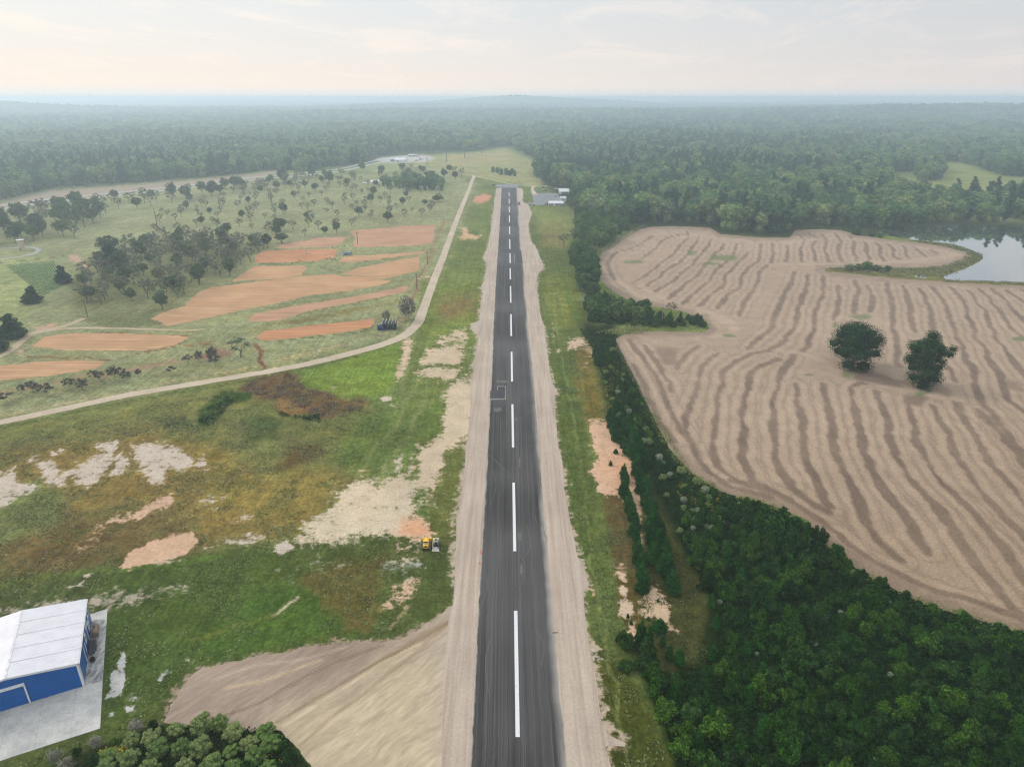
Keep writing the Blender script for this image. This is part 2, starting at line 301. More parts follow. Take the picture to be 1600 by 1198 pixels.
# bare ground: (polygon, colour, softness, wobble, strength)
SAND = C(226, 202, 172); PALE = C(214, 198, 180); PINK = C(222, 186, 156); ORG = C(226, 164, 122)
BP = [
 ([(-300, 345), (0, 318), (75, 299), (200, 290), (350, 277), (430, 267), (443, 269), (400, 279), (300, 291), (200, 301), (100, 311), (0, 325), (-300, 365)], C(178, 160, 140), 2, 1, 1),
 ([(-200, 790), (0, 740), (22, 735), (28, 752), (55, 756), (60, 762), (30, 777), (0, 797), (-200, 860)], PALE, 3, 8, .8),
 ([(50, 717), (80, 714), (95, 738), (130, 722), (165, 705), (150, 695), (188, 689), (172, 725), (152, 750), (135, 760), (112, 746), (100, 763), (75, 762), (65, 740)], PALE, 4, 8, .8),
 ([(168, 742), (180, 715), (190, 706), (200, 715), (206, 726), (195, 737), (178, 746)], PALE, 3, 6, .8),
 ([(202, 695), (230, 690), (270, 692), (290, 705), (300, 715), (296, 731), (266, 736), (257, 756), (236, 757), (232, 738), (215, 735), (208, 715)], PALE, 4, 8, .82),
 ([(303, 731), (310, 715), (320, 709), (327, 725), (325, 736)], PALE, 3, 5, .75),
 ([(80, 706), (100, 696), (103, 705), (85, 713)], PALE, 2, 4, .8),
 ([(208, 802), (240, 780), (270, 774), (273, 790), (240, 801), (215, 809), (180, 816), (150, 827), (185, 804)], PINK, 3, 5, .9),
 ([(188, 891), (200, 865), (250, 840), (300, 832), (309, 845), (290, 865), (240, 882)], C(222, 184, 152), 2, 4, 1.1),
 ([(113, 865), (130, 845), (162, 835), (152, 852)], PINK, 4, 6, .7),
 ([(322, 856), (350, 844), (400, 831), (413, 838), (380, 851)], PALE, 4, 5, .8),
 ([(308, 787), (330, 769), (348, 775), (335, 792)], PALE, 5, 7, .6),
 ([(350, 805), (392, 800), (392, 812), (365, 818)], PALE, 4, 6, .5),
 ([(240, 879), (280, 874), (286, 881), (245, 889)], PALE, 3, 5, .75),
 ([(-300, 1030), (0, 945), (60, 937), (130, 930), (200, 922), (285, 908), (296, 918), (250, 933), (215, 950), (165, 956), (100, 958), (0, 975), (-300, 1060)], C(186, 174, 154), 8, 7, .62),
 ([(105, 918), (128, 905), (140, 890), (150, 892), (135, 905), (132, 922)], PALE, 3, 5, .7),
 ([(390, 900), (440, 880), (560, 862), (560, 885), (440, 905)], C(160, 158, 134), 8, 8, .4),
 ([(426, 845), (450, 843), (460, 855), (440, 870), (428, 862)], PALE, 3, 5, .8),
 ([(462, 840), (490, 805), (518, 792), (530, 765), (545, 752), (580, 750), (600, 742), (640, 742), (655, 760), (650, 790), (655, 815), (672, 810), (672, 835), (660, 842), (600, 838), (560, 842), (530, 845), (475, 847)], C(224, 206, 178), 6, 9, .88),
 ([(536, 765), (560, 752), (605, 756), (608, 790), (570, 805), (530, 800)], C(236, 212, 178), 6, 6, .5),
 ([(602, 752), (630, 741), (634, 765), (610, 765)], SAND, 4, 5, .95),
 ([(655, 700), (690, 680), (704, 640), (738, 640), (718, 690), (694, 705), (688, 740), (678, 762), (650, 762), (652, 730)], SAND, 4, 7, 1),
 ([(590, 735), (655, 700), (700, 690), (690, 790), (640, 800), (600, 770)], C(196, 180, 154), 14, 10, .5),
 ([(612, 720), (625, 710), (632, 728), (620, 740)], PALE, 3, 5, .7),
 ([(620, 832), (632, 815), (655, 808), (673, 822), (670, 838), (645, 844)], C(232, 176, 136), 6, 5, 1.1),
 ([(610, 850), (650, 843), (665, 860), (620, 868)], SAND, 6, 7, .55),
 ([(585, 888), (610, 872), (660, 873), (664, 888), (620, 897)], C(176, 178, 164), 6, 6, .62),
 ([(600, 950), (625, 905), (655, 893), (658, 915), (645, 940), (625, 955)], PINK, 7, 9, .6),
 ([(598, 945), (607, 935), (612, 944), (603, 950)], PINK, 2, 3, 1),
 ([(680, 531), (728, 513), (731, 529), (690, 537)], SAND, 3, 4, .95),
 ([(655, 572), (668, 545), (728, 536), (718, 571), (690, 569)], SAND, 3, 4, 1),
 ([(645, 580), (670, 573), (720, 575), (708, 594), (670, 592)], SAND, 4, 6, .95),
 ([(640, 590), (700, 540), (690, 520), (735, 512), (725, 590), (700, 600)], C(190, 172, 142), 9, 8, .45),
 ([(694, 690), (692, 650), (700, 600), (728, 590), (745, 600), (738, 680), (712, 695)], C(220, 200, 170), 5, 8, 1),
 ([(632, 530), (646, 526), (641, 560), (631, 590), (622, 598), (618, 580), (626, 555)], C(222, 196, 164), 3, 4, .9),
 ([(596, 623), (604, 619), (613, 622), (608, 626), (597, 626)], PALE, 1, 1, 1.1),
 ([(598, 632), (625, 631), (626, 634), (600, 634)], PALE, 1, 2, .8),
 ([(520, 600), (545, 600), (550, 608), (525, 612)], PALE, 4, 4, .4),
 ([(188, 1020), (196, 1016), (196, 1050), (193, 1080), (186, 1087), (164, 1092), (172, 1075), (173, 1055), (182, 1045)], C(204, 202, 198), 1.5, 4, .95),
 ([(244, 1062), (252, 1052), (266, 1048), (262, 1060), (250, 1063)], C(200, 198, 192), 2, 4, .8),
 ([(197, 1105), (213, 1099), (213, 1110), (203, 1114)], C(204, 200, 194), 2, 3, .85),
 ([(162, 1117), (176, 1114), (178, 1118), (164, 1120)], C(204, 200, 194), 1.5, 2, .9),
 ([(195, 1085), (215, 1078), (218, 1095), (200, 1098)], C(204, 200, 194), 3, 6, .5),
 ([(290, 1030), (296, 1028), (300, 1033), (293, 1036)], PALE, 2, 3, .8),
 # right verge
 ([(918, 655), (960, 658), (972, 690), (998, 735), (1000, 800), (985, 798), (965, 770), (932, 770), (925, 740), (930, 700)], C(228, 188, 156), 4, 7, .92),
 ([(940, 715), (985, 705), (998, 750), (960, 760)], C(230, 174, 134), 7, 6, .6),
 ([(996, 800), (1003, 800), (1006, 850), (998, 850)], PINK, 4, 5, .8),
 ([(958, 882), (972, 880), (975, 892), (962, 892)], PINK, 3, 4, .85),
 ([(970, 895), (977, 896), (977, 930), (992, 955), (982, 968), (966, 962), (970, 930)], C(222, 196, 168), 3, 5, .95),
 ([(1008, 918), (1028, 917), (1040, 940), (1048, 970), (1030, 972), (1000, 958), (1003, 935)], C(222, 192, 160), 4, 6, .95),
 ([(982, 975), (992, 970), (996, 1000), (985, 1005)], PINK, 3, 4, .8),
 ([(1045, 975), (1065, 985), (1062, 990), (1040, 982)], PINK, 3, 4, .7),
 ([(884, 535), (905, 527), (912, 533), (900, 546), (886, 546)], C(222, 194, 166), 3, 4, .95),
 ([(905, 525), (935, 530), (928, 560), (905, 555)], C(204, 172, 142), 7, 7, .55),
 ([(908, 568), (920, 566), (922, 574), (910, 575)], PALE, 3, 4, .6),
 ([(870, 545), (877, 545), (876, 552), (869, 551)], PALE, 2, 3, .7),
 ([(862, 505), (866, 505), (868, 535), (863, 535)], PALE, 2, 4, .5),
 ([(868, 460), (872, 460), (882, 480), (876, 480)], PALE, 3, 4, .5),
 ([(922, 900), (928, 900), (930, 935), (924, 930)], PINK, 2, 4, .6),
 ([(910, 1010), (925, 1015), (940, 1030), (938, 1036), (922, 1025)], PALE, 3, 5, .6),
 ([(955, 1140), (980, 1160), (975, 1185), (962, 1180)], C(170, 140, 112), 6, 7, .55),
 ([(738, 315), (742, 308), (755, 303), (768, 305), (765, 314), (750, 318)], C(222, 160, 128), 1.5, 2, 1),
 ([(714, 370), (724, 366), (722, 357), (730, 355), (732, 364), (752, 369), (745, 374), (725, 374)], C(222, 184, 146), 1.5, 3, .95),
 ([(750, 362), (758, 360), (760, 364), (752, 366)], PALE, 2, 2, .6),
 ([(703, 400), (708, 396), (710, 403), (704, 408)], ORG, 3, 3, .5),
 ([(718, 350), (722, 345), (721, 358), (716, 362)], PALE, 1.5, 2, .7),
 ([(-100, 628), (0, 611), (70, 596), (140, 585), (200, 575), (250, 566), (330, 549), (350, 546), (352, 552), (300, 563), (215, 581), (150, 590), (80, 601), (0, 617), (-100, 640)], C(176, 136, 112), 3, 5, .78),
 ([(290, 560), (345, 543), (372, 545), (360, 556), (310, 566)], C(140, 100, 82), 3, 5, .8),
 ([(108, 395), (122, 398), (128, 406), (145, 415), (140, 420), (118, 412), (108, 408)], C(208, 172, 146), 2, 3, .9),
 ([(45, 520), (60, 508), (90, 505), (92, 512), (60, 518)], C(206, 170, 140), 2, 3, .85),
 ([(25, 552), (38, 545), (45, 540), (40, 552), (28, 556)], C(206, 176, 148), 2, 3, .85),
 ([(1422, 408), (1432, 405), (1440, 408), (1430, 411)], PALE, 2, 2, .2),
 ([(590, 247), (625, 244), (668, 243), (682, 248), (660, 254), (600, 254), (585, 250)], C(206, 200, 192), 1.2, 1, 1),
 ([(1478, 318), (1492, 328), (1484, 334), (1474, 328)], C(206, 178, 160), 2, 2, .9),
 ([(1570, 320), (1590, 335), (1580, 345), (1565, 330)], C(206, 178, 160), 2, 3, .8),
]
# linework on the ground: (polyline px, half-width m, colour, strength, softness m)
LP = [
 ([(-200, 690), (0, 651), (85, 632), (200, 611), (270, 596), (340, 584), (400, 572), (440, 562), (480, 553), (560, 531), (600, 521), (612, 515)], .55, C(176, 164, 146), .8),
 ([(612, 515), (622, 502), (632, 497)], 1.0, C(196, 176, 154), .9),
 ([(632, 497), (640, 470), (650, 455), (652, 440), (660, 425), (668, 410), (680, 380), (690, 352), (696, 344)], 1.2, C(142, 122, 106), .9),
 ([(650, 436), (662, 432), (672, 433)], .7, C(206, 186, 162), .9),
 ([(45, 557), (62, 557), (90, 559), (110, 561), (135, 558), (160, 563), (185, 560), (215, 553), (232, 550), (280, 541), (320, 537), (350, 536), (395, 536), (403, 545), (408, 556), (404, 565), (414, 574)], .75, C(128, 92, 78), .9),
 ([(400, 538), (410, 550), (405, 562), (414, 575)], 1.0, C(122, 92, 80), .9),
 ([(150, 519), (200, 521), (250, 524), (292, 525)], .8, C(120, 92, 76), .75),
 ([(-300, 415), (0, 410), (40, 407), (80, 403), (104, 399)], 1.2, C(96, 98, 76), .8),
 ([(418, 583), (424, 578), (430, 575)], 1.2, C(222, 196, 170), 1),
 ([(500, 417), (515, 422), (530, 425), (537, 424)], .8, C(92, 96, 66), .8),
 ([(526, 411), (600, 405), (640, 396), (667, 392)], .7, C(92, 96, 62), .8),
 ([(400, 413), (440, 412), (480, 409), (520, 405)], .8, C(96, 106, 66), .8),
 ([(430, 390), (470, 388), (510, 388)], .8, C(92, 106, 66), .8),
 ([(420, 534), (480, 527), (560, 519), (580, 513)], .7, C(90, 92, 58), .7),
 ([(150, 548), (230, 548), (285, 536)], .8, C(92, 106, 72), .6),
 ([(0, 668), (100, 648), (200, 627), (300, 610), (380, 596), (440, 583), (500, 570), (560, 556)], .8, C(78, 92, 50), .75),
 ([(410, 500), (480, 488), (560, 473), (625, 459)], .7, C(92, 108, 62), .6),
 ([(556, 250), (556, 249)], .1, C(92, 108, 62), .0),
 ([(640, 575), (690, 571), (725, 574)], .5, C(112, 122, 72), .9),
 ([(675, 532), (690, 531), (722, 526)], .5, C(112, 112, 72), .7),
 ([(668, 545), (700, 544), (726, 545)], .4, C(122, 112, 82), .7),
 ([(585, 770), (600, 735), (615, 710), (640, 680), (650, 650), (665, 628), (700, 620)], 1.6, C(142, 152, 110), .35),
 ([(560, 745), (585, 700), (620, 665), (635, 620), (625, 590)], 1.0, C(150, 160, 120), .3),
 ([(560, 734), (580, 735)], .3, C(220, 200, 170), .8),
 ([(0, 915), (60, 900), (140, 893), (220, 885), (290, 878), (340, 868)], 1.3, C(90, 124, 52), .5),
 ([(60, 862), (120, 850), (200, 838)], 1.5, C(92, 68, 46), .3),
 ([(610, 985), (625, 960), (640, 945)], .4, C(190, 180, 150), .5),
 ([(430, 960), (450, 945), (470, 930)], .4, C(206, 204, 196), .8),
 ([(300, 1000), (350, 985), (430, 960)], .8, C(110, 122, 62), .5),
 ([(880, 430), (890, 470), (900, 500)], 1.2, C(80, 126, 46), .6),
 ([(866, 470), (872, 520), (882, 580), (896, 660), (910, 760), (925, 880), (940, 960), (965, 1100), (985, 1200)], .5, C(130, 150, 98), .5),
 ([(899, 560), (915, 640), (930, 720)], .5, C(122, 140, 80), .4),
]
ST = 2.5
gx = np.arange(-420, 2020.1, ST)
gy = np.concatenate([np.arange(156, 200, 1.25), np.arange(200, 1440.1, ST)])
PX, PY = np.meshgrid(gx, gy)
WX, WY = G(PX, PY)
def layered(PX, PY, WX, WY, base, patches, kind):
    sc = np.clip(np.hypot(WX, WY) / 1067, .05, 3)          # metres per photo pixel here
    col = np.empty(PX.shape + (3,)); col[:] = base; w = np.zeros(PX.shape)
    for p in patches:
        poly, c, soft, wob = p[:4]; st = p[4] if len(p) > 4 else 1.0
        xs = [q[0] for q in poly]; ys = [q[1] for q in poly]; mg = soft * 2 + wob * 2 + 4
        r0, r1 = np.searchsorted(PY[:, 0], (min(ys) - mg, max(ys) + mg)); c0, c1 = np.searchsorted(PX[0], (min(xs) - mg, max(xs) + mg))
        if r1 <= r0 or c1 <= c0: continue
        X = PX[r0:r1, c0:c1]; Y = PY[r0:r1, c0:c1]; wx = WX[r0:r1, c0:c1]; wy = WY[r0:r1, c0:c1]; s = sc[r0:r1, c0:c1]
        if kind == 'bare': soft = soft * 2.6 + 2
        d = segdist(poly, X, Y, True) * np.where(inside(poly, X, Y), 1, -1)
        lam = max(wob, 1) * 2.2 * np.median(s)
        n = fbm(wx / lam, wy / lam * .6, 5, 4) - .5
        m = sstep(-soft, soft, d + n * 2.6 * wob) * st
        sub = col[r0:r1, c0:c1]; mm = np.clip(m, 0, 1)[..., None]
        if kind == 'bare':
            ww = w[r0:r1, c0:c1]
            mm = np.where(ww[..., None] < .02, 1, mm)
            col[r0:r1, c0:c1] = sub * (1 - mm) + c * mm
            w[r0:r1, c0:c1] = np.maximum(ww, m)
        else: col[r0:r1, c0:c1] = sub * (1 - mm) + c * mm
    return col, w
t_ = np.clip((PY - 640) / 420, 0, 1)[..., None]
BASE = GREEN * (1 - t_) + NEARG * t_  # grass colour darkens toward the frame bottom, vignetting put into the base tone
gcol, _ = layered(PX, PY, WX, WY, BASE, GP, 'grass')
bcol, bw = layered(PX, PY, WX, WY, SAND, BP, 'bare')
for poly, hw, c, st in LP:
    xs = [q[0] for q in poly]; ys = [q[1] for q in poly]; mg = 12
    r0, r1 = np.searchsorted(PY[:, 0], (min(ys) - mg, max(ys) + mg)); c0, c1 = np.searchsorted(PX[0], (min(xs) - mg, max(xs) + mg))
    a = [tuple(float(q) for q in G(x, y)) for x, y in poly]
    wx = WX[r0:r1, c0:c1]; wy = WY[r0:r1, c0:c1]; s = np.hypot(wx, wy) / 1067
    d = segdist(a, wx + (fbm(wx / 6, wy / 6, 9, 3) - .5) * 3, wy + (fbm(wx / 6, wy / 6, 19, 3) - .5) * 3, False)
    ex = s * 1.3
    m = (sstep(hw + ex, hw * .5, d) * st)[..., None]
    gcol[r0:r1, c0:c1] = gcol[r0:r1, c0:c1] * (1 - m) + c * m
    bw[r0:r1, c0:c1] *= (1 - m[..., 0] * (np.max(c) < .3))
SL = [(776, 294), (773, 312), (771, 330), (769, 345), (767, 360), (765, 372), (762, 385), (760, 392), (754, 402), (760, 410), (762, 420), (757, 430), (756, 440), (750, 451), (755, 456), (752, 470), (750, 485), (749.5, 502), (738, 505), (735, 511), (738, 518), (746, 521), (746, 535), (743, 550), (741, 565), (739, 580), (735, 600), (736, 620), (734, 650), (731, 680), (728, 700), (726, 730), (722, 760), (718, 790), (713, 810), (713, 840), (711, 870), (711, 910), (708, 945), (701, 965), (697, 1010), (694, 1050), (690, 1198), (684, 1440)]
SR = [(813, 294), (817, 297), (817, 308), (815, 315), (824, 319), (829, 328), (831, 334), (828, 343), (825, 352), (827, 365), (831, 380), (838, 388), (842, 398), (846, 408), (850, 418), (843, 425), (840, 430), (838, 440), (839, 452), (842, 470), (844, 490), (849, 505), (852, 512), (852, 530), (855, 550), (858, 572), (861, 590), (864, 602), (871, 609), (867, 618), (867, 640), (870, 670), (870, 690), (875, 705), (880, 730), (881, 760), (887, 790), (892, 820), (898, 845), (902, 870), (913, 885), (920, 914), (912, 925), (914, 960), (917, 985), (923, 1020), (930, 1050), (935, 1090), (940, 1130), (952, 1148), (978, 1161), (976, 1166), (950, 1164), (944, 1170), (955, 1198), (972, 1440)]
PAD = [(256, 1128), (268, 1100), (285, 1072), (312, 1045), (350, 1037), (400, 1025), (440, 1020), (480, 1010), (540, 1004), (600, 1002), (622, 1000), (650, 986), (680, 968), (700, 948), (712, 945), (712, 1010), (704, 1198), (700, 1440), (500, 1440), (488, 1198), (470, 1175), (440, 1142), (340, 1140)]
PLOT_PTS = [
[(547, 362), (560, 359), (595, 357), (640, 353), (681, 351), (677, 375), (670, 382), (640, 384), (553, 387), (552, 380), (556, 372)],
[(486, 372), (542, 370), (530, 382), (518, 386), (429, 388), (445, 380), (485, 376)],
[(414, 392), (460, 390), (528, 389), (522, 402), (490, 408), (400, 411), (399, 400), (408, 394)],
[(398, 416), (475, 415), (480, 420), (470, 430), (430, 436), (380, 438), (362, 440), (375, 430)],
[(236, 498), (262, 485), (288, 479), (300, 466), (312, 456), (330, 449), (380, 443), (450, 434), (520, 428), (535, 432), (560, 431), (612, 440), (600, 444), (560, 452), (480, 462), (440, 472), (380, 484), (300, 502), (260, 509), (252, 503)],
[(533, 428), (560, 419), (610, 409), (655, 401), (655, 423), (600, 436), (575, 434), (550, 430)],
[(530, 410), (533, 403), (540, 401), (620, 396), (667, 392), (660, 397), (600, 404), (552, 410)],
[(390, 497), (400, 490), (460, 478), (560, 462), (636, 447), (638, 450), (636, 456), (560, 471), (480, 486), (440, 499), (420, 502), (395, 502)],
[(400, 527), (415, 517), (480, 509), (560, 501), (584, 498), (586, 503), (580, 511), (540, 518), (440, 530), (410, 532)],
[(50, 541), (70, 526), (110, 521), (180, 521), (275, 524), (294, 527), (285, 533), (270, 540), (225, 548), (100, 547)],
[(-260, 600), (0, 572), (60, 565), (120, 563), (165, 566), (150, 575), (80, 587), (0, 594), (-260, 640)]]
PLOT_MAT = [3, 3, 1, 2, 2, 2, 2, 3, 1, 2, 2]
def fringe(line, reach, strength, colr, closed, skip=None):
    global bw, bcol
    xs = [q_[0] for q_ in line]; ys = [q_[1] for q_ in line]; mg = 30
    r0, r1 = np.searchsorted(PY[:, 0], (min(ys) - mg, max(ys) + mg)); c0, c1 = np.searchsorted(PX[0], (min(xs) - mg, max(xs) + mg))
    a = [tuple(float(v) for v in G(x, y)) for x, y in line]; wx = WX[r0:r1, c0:c1]; wy = WY[r0:r1, c0:c1]
    d = segdist(a, wx, wy, closed) + (fbm(wx / 4, wy / 9, 41, 3) - .5) * reach * 1.2; m = sstep(reach, 0, d) * strength
    sub = bw[r0:r1, c0:c1]; up = m > sub; bcol[r0:r1, c0:c1] = np.where((up & (sub < .25))[..., None], colr, bcol[r0:r1, c0:c1]); bw[r0:r1, c0:c1] = np.maximum(sub, m)
fringe(SL, 3.2, .62, C(198, 180, 156), False); fringe(SR, 2.8, .6, C(198, 180, 156), False); fringe(PAD[:18], 2.6, .6, C(176, 154, 132), False)
for p_ in PLOT_PTS: fringe(p_, 2.6, .5, C(190, 152, 122), True)
def grid_faces(nr, nc):
    i = np.arange((nr - 1) * (nc - 1)); r = i // (nc - 1); c = i % (nc - 1); a = r * nc + c
    return np.stack([a, a + nc, a + nc + 1, a + 1], 1)
V = np.stack([WX, WY, hills(WX, WY)], -1).reshape(-1, 3)
F = grid_faces(*PX.shape)
# apron round the dense part, out to the horizon and behind the camera
def ring(a, b): return [a, b]
nr, nc = PX.shape
first = np.arange(nc); last = (nr - 1) * nc + np.arange(nc)
lx = V[last]; extra = []; EF = []
o = len(V)
far = V[first].copy(); sc_ = 30000 / np.hypot(far[:, 0], far[:, 1]); far[:, :2] *= sc_[:, None]; far[:, 2] = 0
near = V[last].copy(); near[:, 1] = -600; near[:, 0] = np.sign(near[:, 0] + 1e-3) * np.abs(near[:, 0]) * 12
V = np.vstack([V, far, near])
EF += [(o + i, i, i + 1, o + i + 1) for i in range(nc - 1)]
o2 = o + nc
EF += [(last[i], o2 + i, o2 + i + 1, last[i + 1]) for i in range(nc - 1)]
L = len(V)
left = np.arange(nr) * nc; right = left + nc - 1
VL = V[left].copy(); VL[:, 0] = -14000 - 0 * VL[:, 0]; VL[:, 0] = np.minimum(VL[:, 0], V[left][:, 0] * 1.3); VR = VL.copy(); VR[:, 0] *= -1
V = np.vstack([V, VL, VR])
EF += [(left[i], L + i, L + i + 1, left[i + 1]) for i in range(nr - 1)]
EF += [(right[i], right[i + 1], L + nr + i + 1, L + nr + i) for i in range(nr - 1)]
me = npmesh('ground', V, [F, np.array(EF)], smooth=True)
def setcol(me, name, a, n):
    at = me.attributes.new(name, 'FLOAT_COLOR', 'POINT'); d = np.ones((n, 4), np.float32); d[:len(a), :3] = a; at.data.foreach_set('color', d.ravel())
def setf(me, name, a, n):
    at = me.attributes.new(name, 'FLOAT', 'POINT'); d = np.zeros(n, np.float32); d[:len(a)] = a; at.data.foreach_set('value', d)
nv = len(V)
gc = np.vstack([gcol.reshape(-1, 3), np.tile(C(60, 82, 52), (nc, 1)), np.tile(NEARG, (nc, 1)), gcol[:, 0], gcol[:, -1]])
bc = np.vstack([bcol.reshape(-1, 3), np.tile(SAND, (nv - PX.size, 1))])
setcol(me, 'turf', gc, nv); setcol(me, 'soil', bc, nv); setf(me, 'bare', bw.ravel(), nv)
q = N('grass_and_bare_earth', .95, .0); o = q.coord()
big = q.noise(o, .02, 5, .6); mid = q.noise(o, .16, 5, .7); fine = q.noise(o, 1.1, 5, .75); mow = q.noise(q.map(o, (1, .03, 1)), .55, 3, .6)
clump = q.noise(q.map(o, (1, .7, 1)), .6, 3, .7)
turf = q.mix(1.0, q.attr('turf'), (1.18, 1.02, .84), 'MULTIPLY')
f = q.math('MULTIPLY', q.rng(big, .3, .7, .82, 1.16), q.rng(mid, .3, .7, .8, 1.22))
f = q.math('MULTIPLY', f, q.rng(fine, .3, .7, .64, 1.36)); f = q.math('MULTIPLY', f, q.rng(mow, .3, .7, .88, 1.12))
f = q.math('MULTIPLY', f, q.rng(clump, .35, .65, .8, 1.15))
gcx = q.scale(turf, f)
gcx = q.mix(q.rng(q.noise(o, .05, 5, .7),   .40, .66, 0, .5), gcx, q.mix(1.0, gcx, (1.14, .94, .74), 'MULTIPLY'))
soil = q.scale(q.attr('soil'), q.math('MULTIPLY', q.rng(fine, .3, .7, .8, 1.15), q.rng(mid, .3, .7, .88, 1.08)))
bare = q.attr('bare', 'Fac'); nz = q.math('ADD', q.math('MULTIPLY', q.noise(o, .45, 6, .75), .75), q.math('MULTIPLY', mid, .35))
k = q.rng(q.math('ADD', bare, q.math('MULTIPLY', q.math('SUBTRACT', nz, .55), 3.2)), .34, .72, 0, 1)
k = q.math('MULTIPLY', k, q.math('GREATER_THAN', bare, .02))
q.bump(q.math('ADD', q.math('MULTIPLY', fine, .6), clump), .55, .5)
MG = q.done(q.mix(k, gcx, soil))
ground = link('ground', me, [MG]); tag(ground, kind='structure')

# ------------------------------------------------------------------ sheets on the ground
def sheet(name, poly, z, mat, step=4, wob=1.0, colf=None, lam=1.0, attrs=None, y0=None):
    xs = [p[0] for p in poly]; ys = [p[1] for p in poly]
    X, Y = np.meshgrid(np.arange(min(xs) - step * 1.5, max(xs) + step * 1.6, step), np.arange(min(ys) - step * 1.5, max(ys) + step * 1.6, step))
    # ragged outline: resample and jitter
    pts = []
    for i in range(len(poly)):
        a = poly[i]; b = poly[(i + 1) % len(poly)]; l = math.hypot(b[0] - a[0], b[1] - a[1]); n = max(1, int(l / (step * .9)))
        for k in range(n):
            t = k / n; x = a[0] + (b[0] - a[0]) * t; y = a[1] + (b[1] - a[1]) * t
            wx, wy = G(x, y); s = max(.05, float(np.hypot(wx, wy)) / 1067) * lam * 5
            nx = (float(fbm(np.array(wx / s), np.array(wy / s), 31, 4)) - .5) * 4 * wob; ny = (float(fbm(np.array(wx / s), np.array(wy / s), 57, 4)) - .5) * 4 * wob
            pts.append((x + nx, y + ny))
    ins = inside(pts, X, Y)
    cell = ins[:-1, :-1] | ins[1:, :-1] | ins[:-1, 1:] | ins[1:, 1:]
    use = np.zeros(X.shape, bool); use[:-1, :-1] |= cell; use[1:, :-1] |= cell; use[:-1, 1:] |= cell; use[1:, 1:] |= cell
    mv = use & ~ins
    _, qx, qy = segdist(pts, X[mv], Y[mv], True, True); X = X.copy(); Y = Y.copy(); X[mv] = qx; Y[mv] = qy
    idx = -np.ones(X.shape, int); idx[use] = np.arange(use.sum())
    r, c = np.nonzero(cell); F = np.stack([idx[r, c], idx[r + 1, c], idx[r + 1, c + 1], idx[r, c + 1]], 1)
    x, y = G(X[use], Y[use]); V = np.stack([x, y, np.full(x.shape, z)], 1)
    me = npmesh(name, V, F)
    if colf: colf(me, X[use], Y[use], x, y)
    ob = link(name, me, [mat]); tag(ob, kind='structure')
    return ob
# plowed orange fields
def field_mat(name, c1, c2, rot):
    q = N(name, .95, .05); o = q.coord()
    w = q.noise(q.map(o, (.03, 1, 1), (0, 0, rot)), .45, 4, .7); w2 = q.noise(q.map(o, (.02, 1, 1), (0, 0, rot)), 1.6, 2, .6)
    col = q.mix(q.rng(w, .35, .65, 0, 1), c1, c2)
    col = q.scale(col, q.math('MULTIPLY', q.rng(w2, .35, .65, .8, 1.14), q.rng(q.noise(o, .05, 5), .3, .7, .9, 1.1)))
    return q.done(col)
O1 = field_mat('red_soil', C(208, 154, 114), C(198, 138, 98), -.12)
O2 = field_mat('tan_soil', C(212, 172, 132), C(200, 152, 110), -.15)
O3 = field_mat('pinkish_soil', C(206, 164, 134), C(196, 148, 114), -.1)
for p, k_ in zip(PLOT_PTS, PLOT_MAT): sheet('plowed_field', p, .02, (O1, O2, O3)[k_ - 1], step=2.2, wob=.75)
# roads as ribbons
def dens(pts, n=8):
    out = []; P_ = [Vector((*p, 0)) for p in pts]; P_ = [P_[0] * 2 - P_[1]] + P_ + [P_[-1] * 2 - P_[-2]]
    for i in range(1, len(P_) - 2):
        for k in range(n):
            t = k / n; a, b, c, d = P_[i - 1:i + 3]
            v = .5 * ((2 * b) + (c - a) * t + (2 * a - 5 * b + 4 * c - d) * t * t + (3 * b - a - 3 * c + d) * t ** 3); out.append((v.x, v.y))
    out.append(tuple(pts[-1])); return out
def ribbon(name, px, w, z, mat, wob=.4, kind='structure'):
    pts = dens([tuple(float(v) for v in G(*p)) for p in px], 14)
    V = []; n = len(pts); L_ = 0
    ws = w if isinstance(w, (list, tuple)) else [w] * len(px)
    us = []
    for i, (x, y) in enumerate(pts):
        a = pts[max(0, i - 1)]; b = pts[min(n - 1, i + 1)]; t = Vector((b[0] - a[0], b[1] - a[1])).normalized(); nn = (-t.y, t.x)
        if i: L_ += math.hypot(x - pts[i - 1][0], y - pts[i - 1][1])
        k = i / (n - 1) * (len(ws) - 1); k0 = min(int(k), len(ws) - 2) if len(ws) > 1 else 0; ww = ws[k0] + (ws[min(k0 + 1, len(ws) - 1)] - ws[k0]) * (k - k0)
        for j in range(5):
            s = (j - 2) / 4 * ww
            if j in (0, 4): s += (float(fbm(np.array(L_ / 5.0), np.array(j * 7.0), 3, 3)) - .5) * wob * 2 * (1 if j else -1)
            V.append((x + nn[0] * s, y + nn[1] * s, z)); us.append((j / 4, L_))
    F = [(i * 5 + j, (i + 1) * 5 + j, (i + 1) * 5 + j + 1, i * 5 + j + 1) for i in range(n - 1) for j in range(4)]
    me = npmesh(name, V, np.array(F)); uv = me.uv_layers.new(name='UVMap')
    li = np.empty(len(me.loops), np.int32); me.loops.foreach_get('vertex_index', li); uv.data.foreach_set('uv', np.array(us, np.float32)[li].ravel())
    ob = link(name, me, [mat]); tag(ob, kind=kind); return ob
def dirt_mat(name, c, c2, track=.5):
    q = N(name, .95, .05); uv = q.coord('UV'); o = q.coord()
    st = q.noise(q.map(uv, (9, .05, 1)), 1, 4, .7); col = q.mix(q.rng(st, .35, .65, 0, track), c, c2)
    return q.done(q.scale(col, q.math('MULTIPLY', q.rng(q.noise(o, .8, 5, .7), .3, .7, .86, 1.1), q.rng(q.noise(o, .06, 4), .3, .7, .9, 1.08))))
DR = dirt_mat('pale_dirt', C(216, 198, 176), C(194, 174, 150))
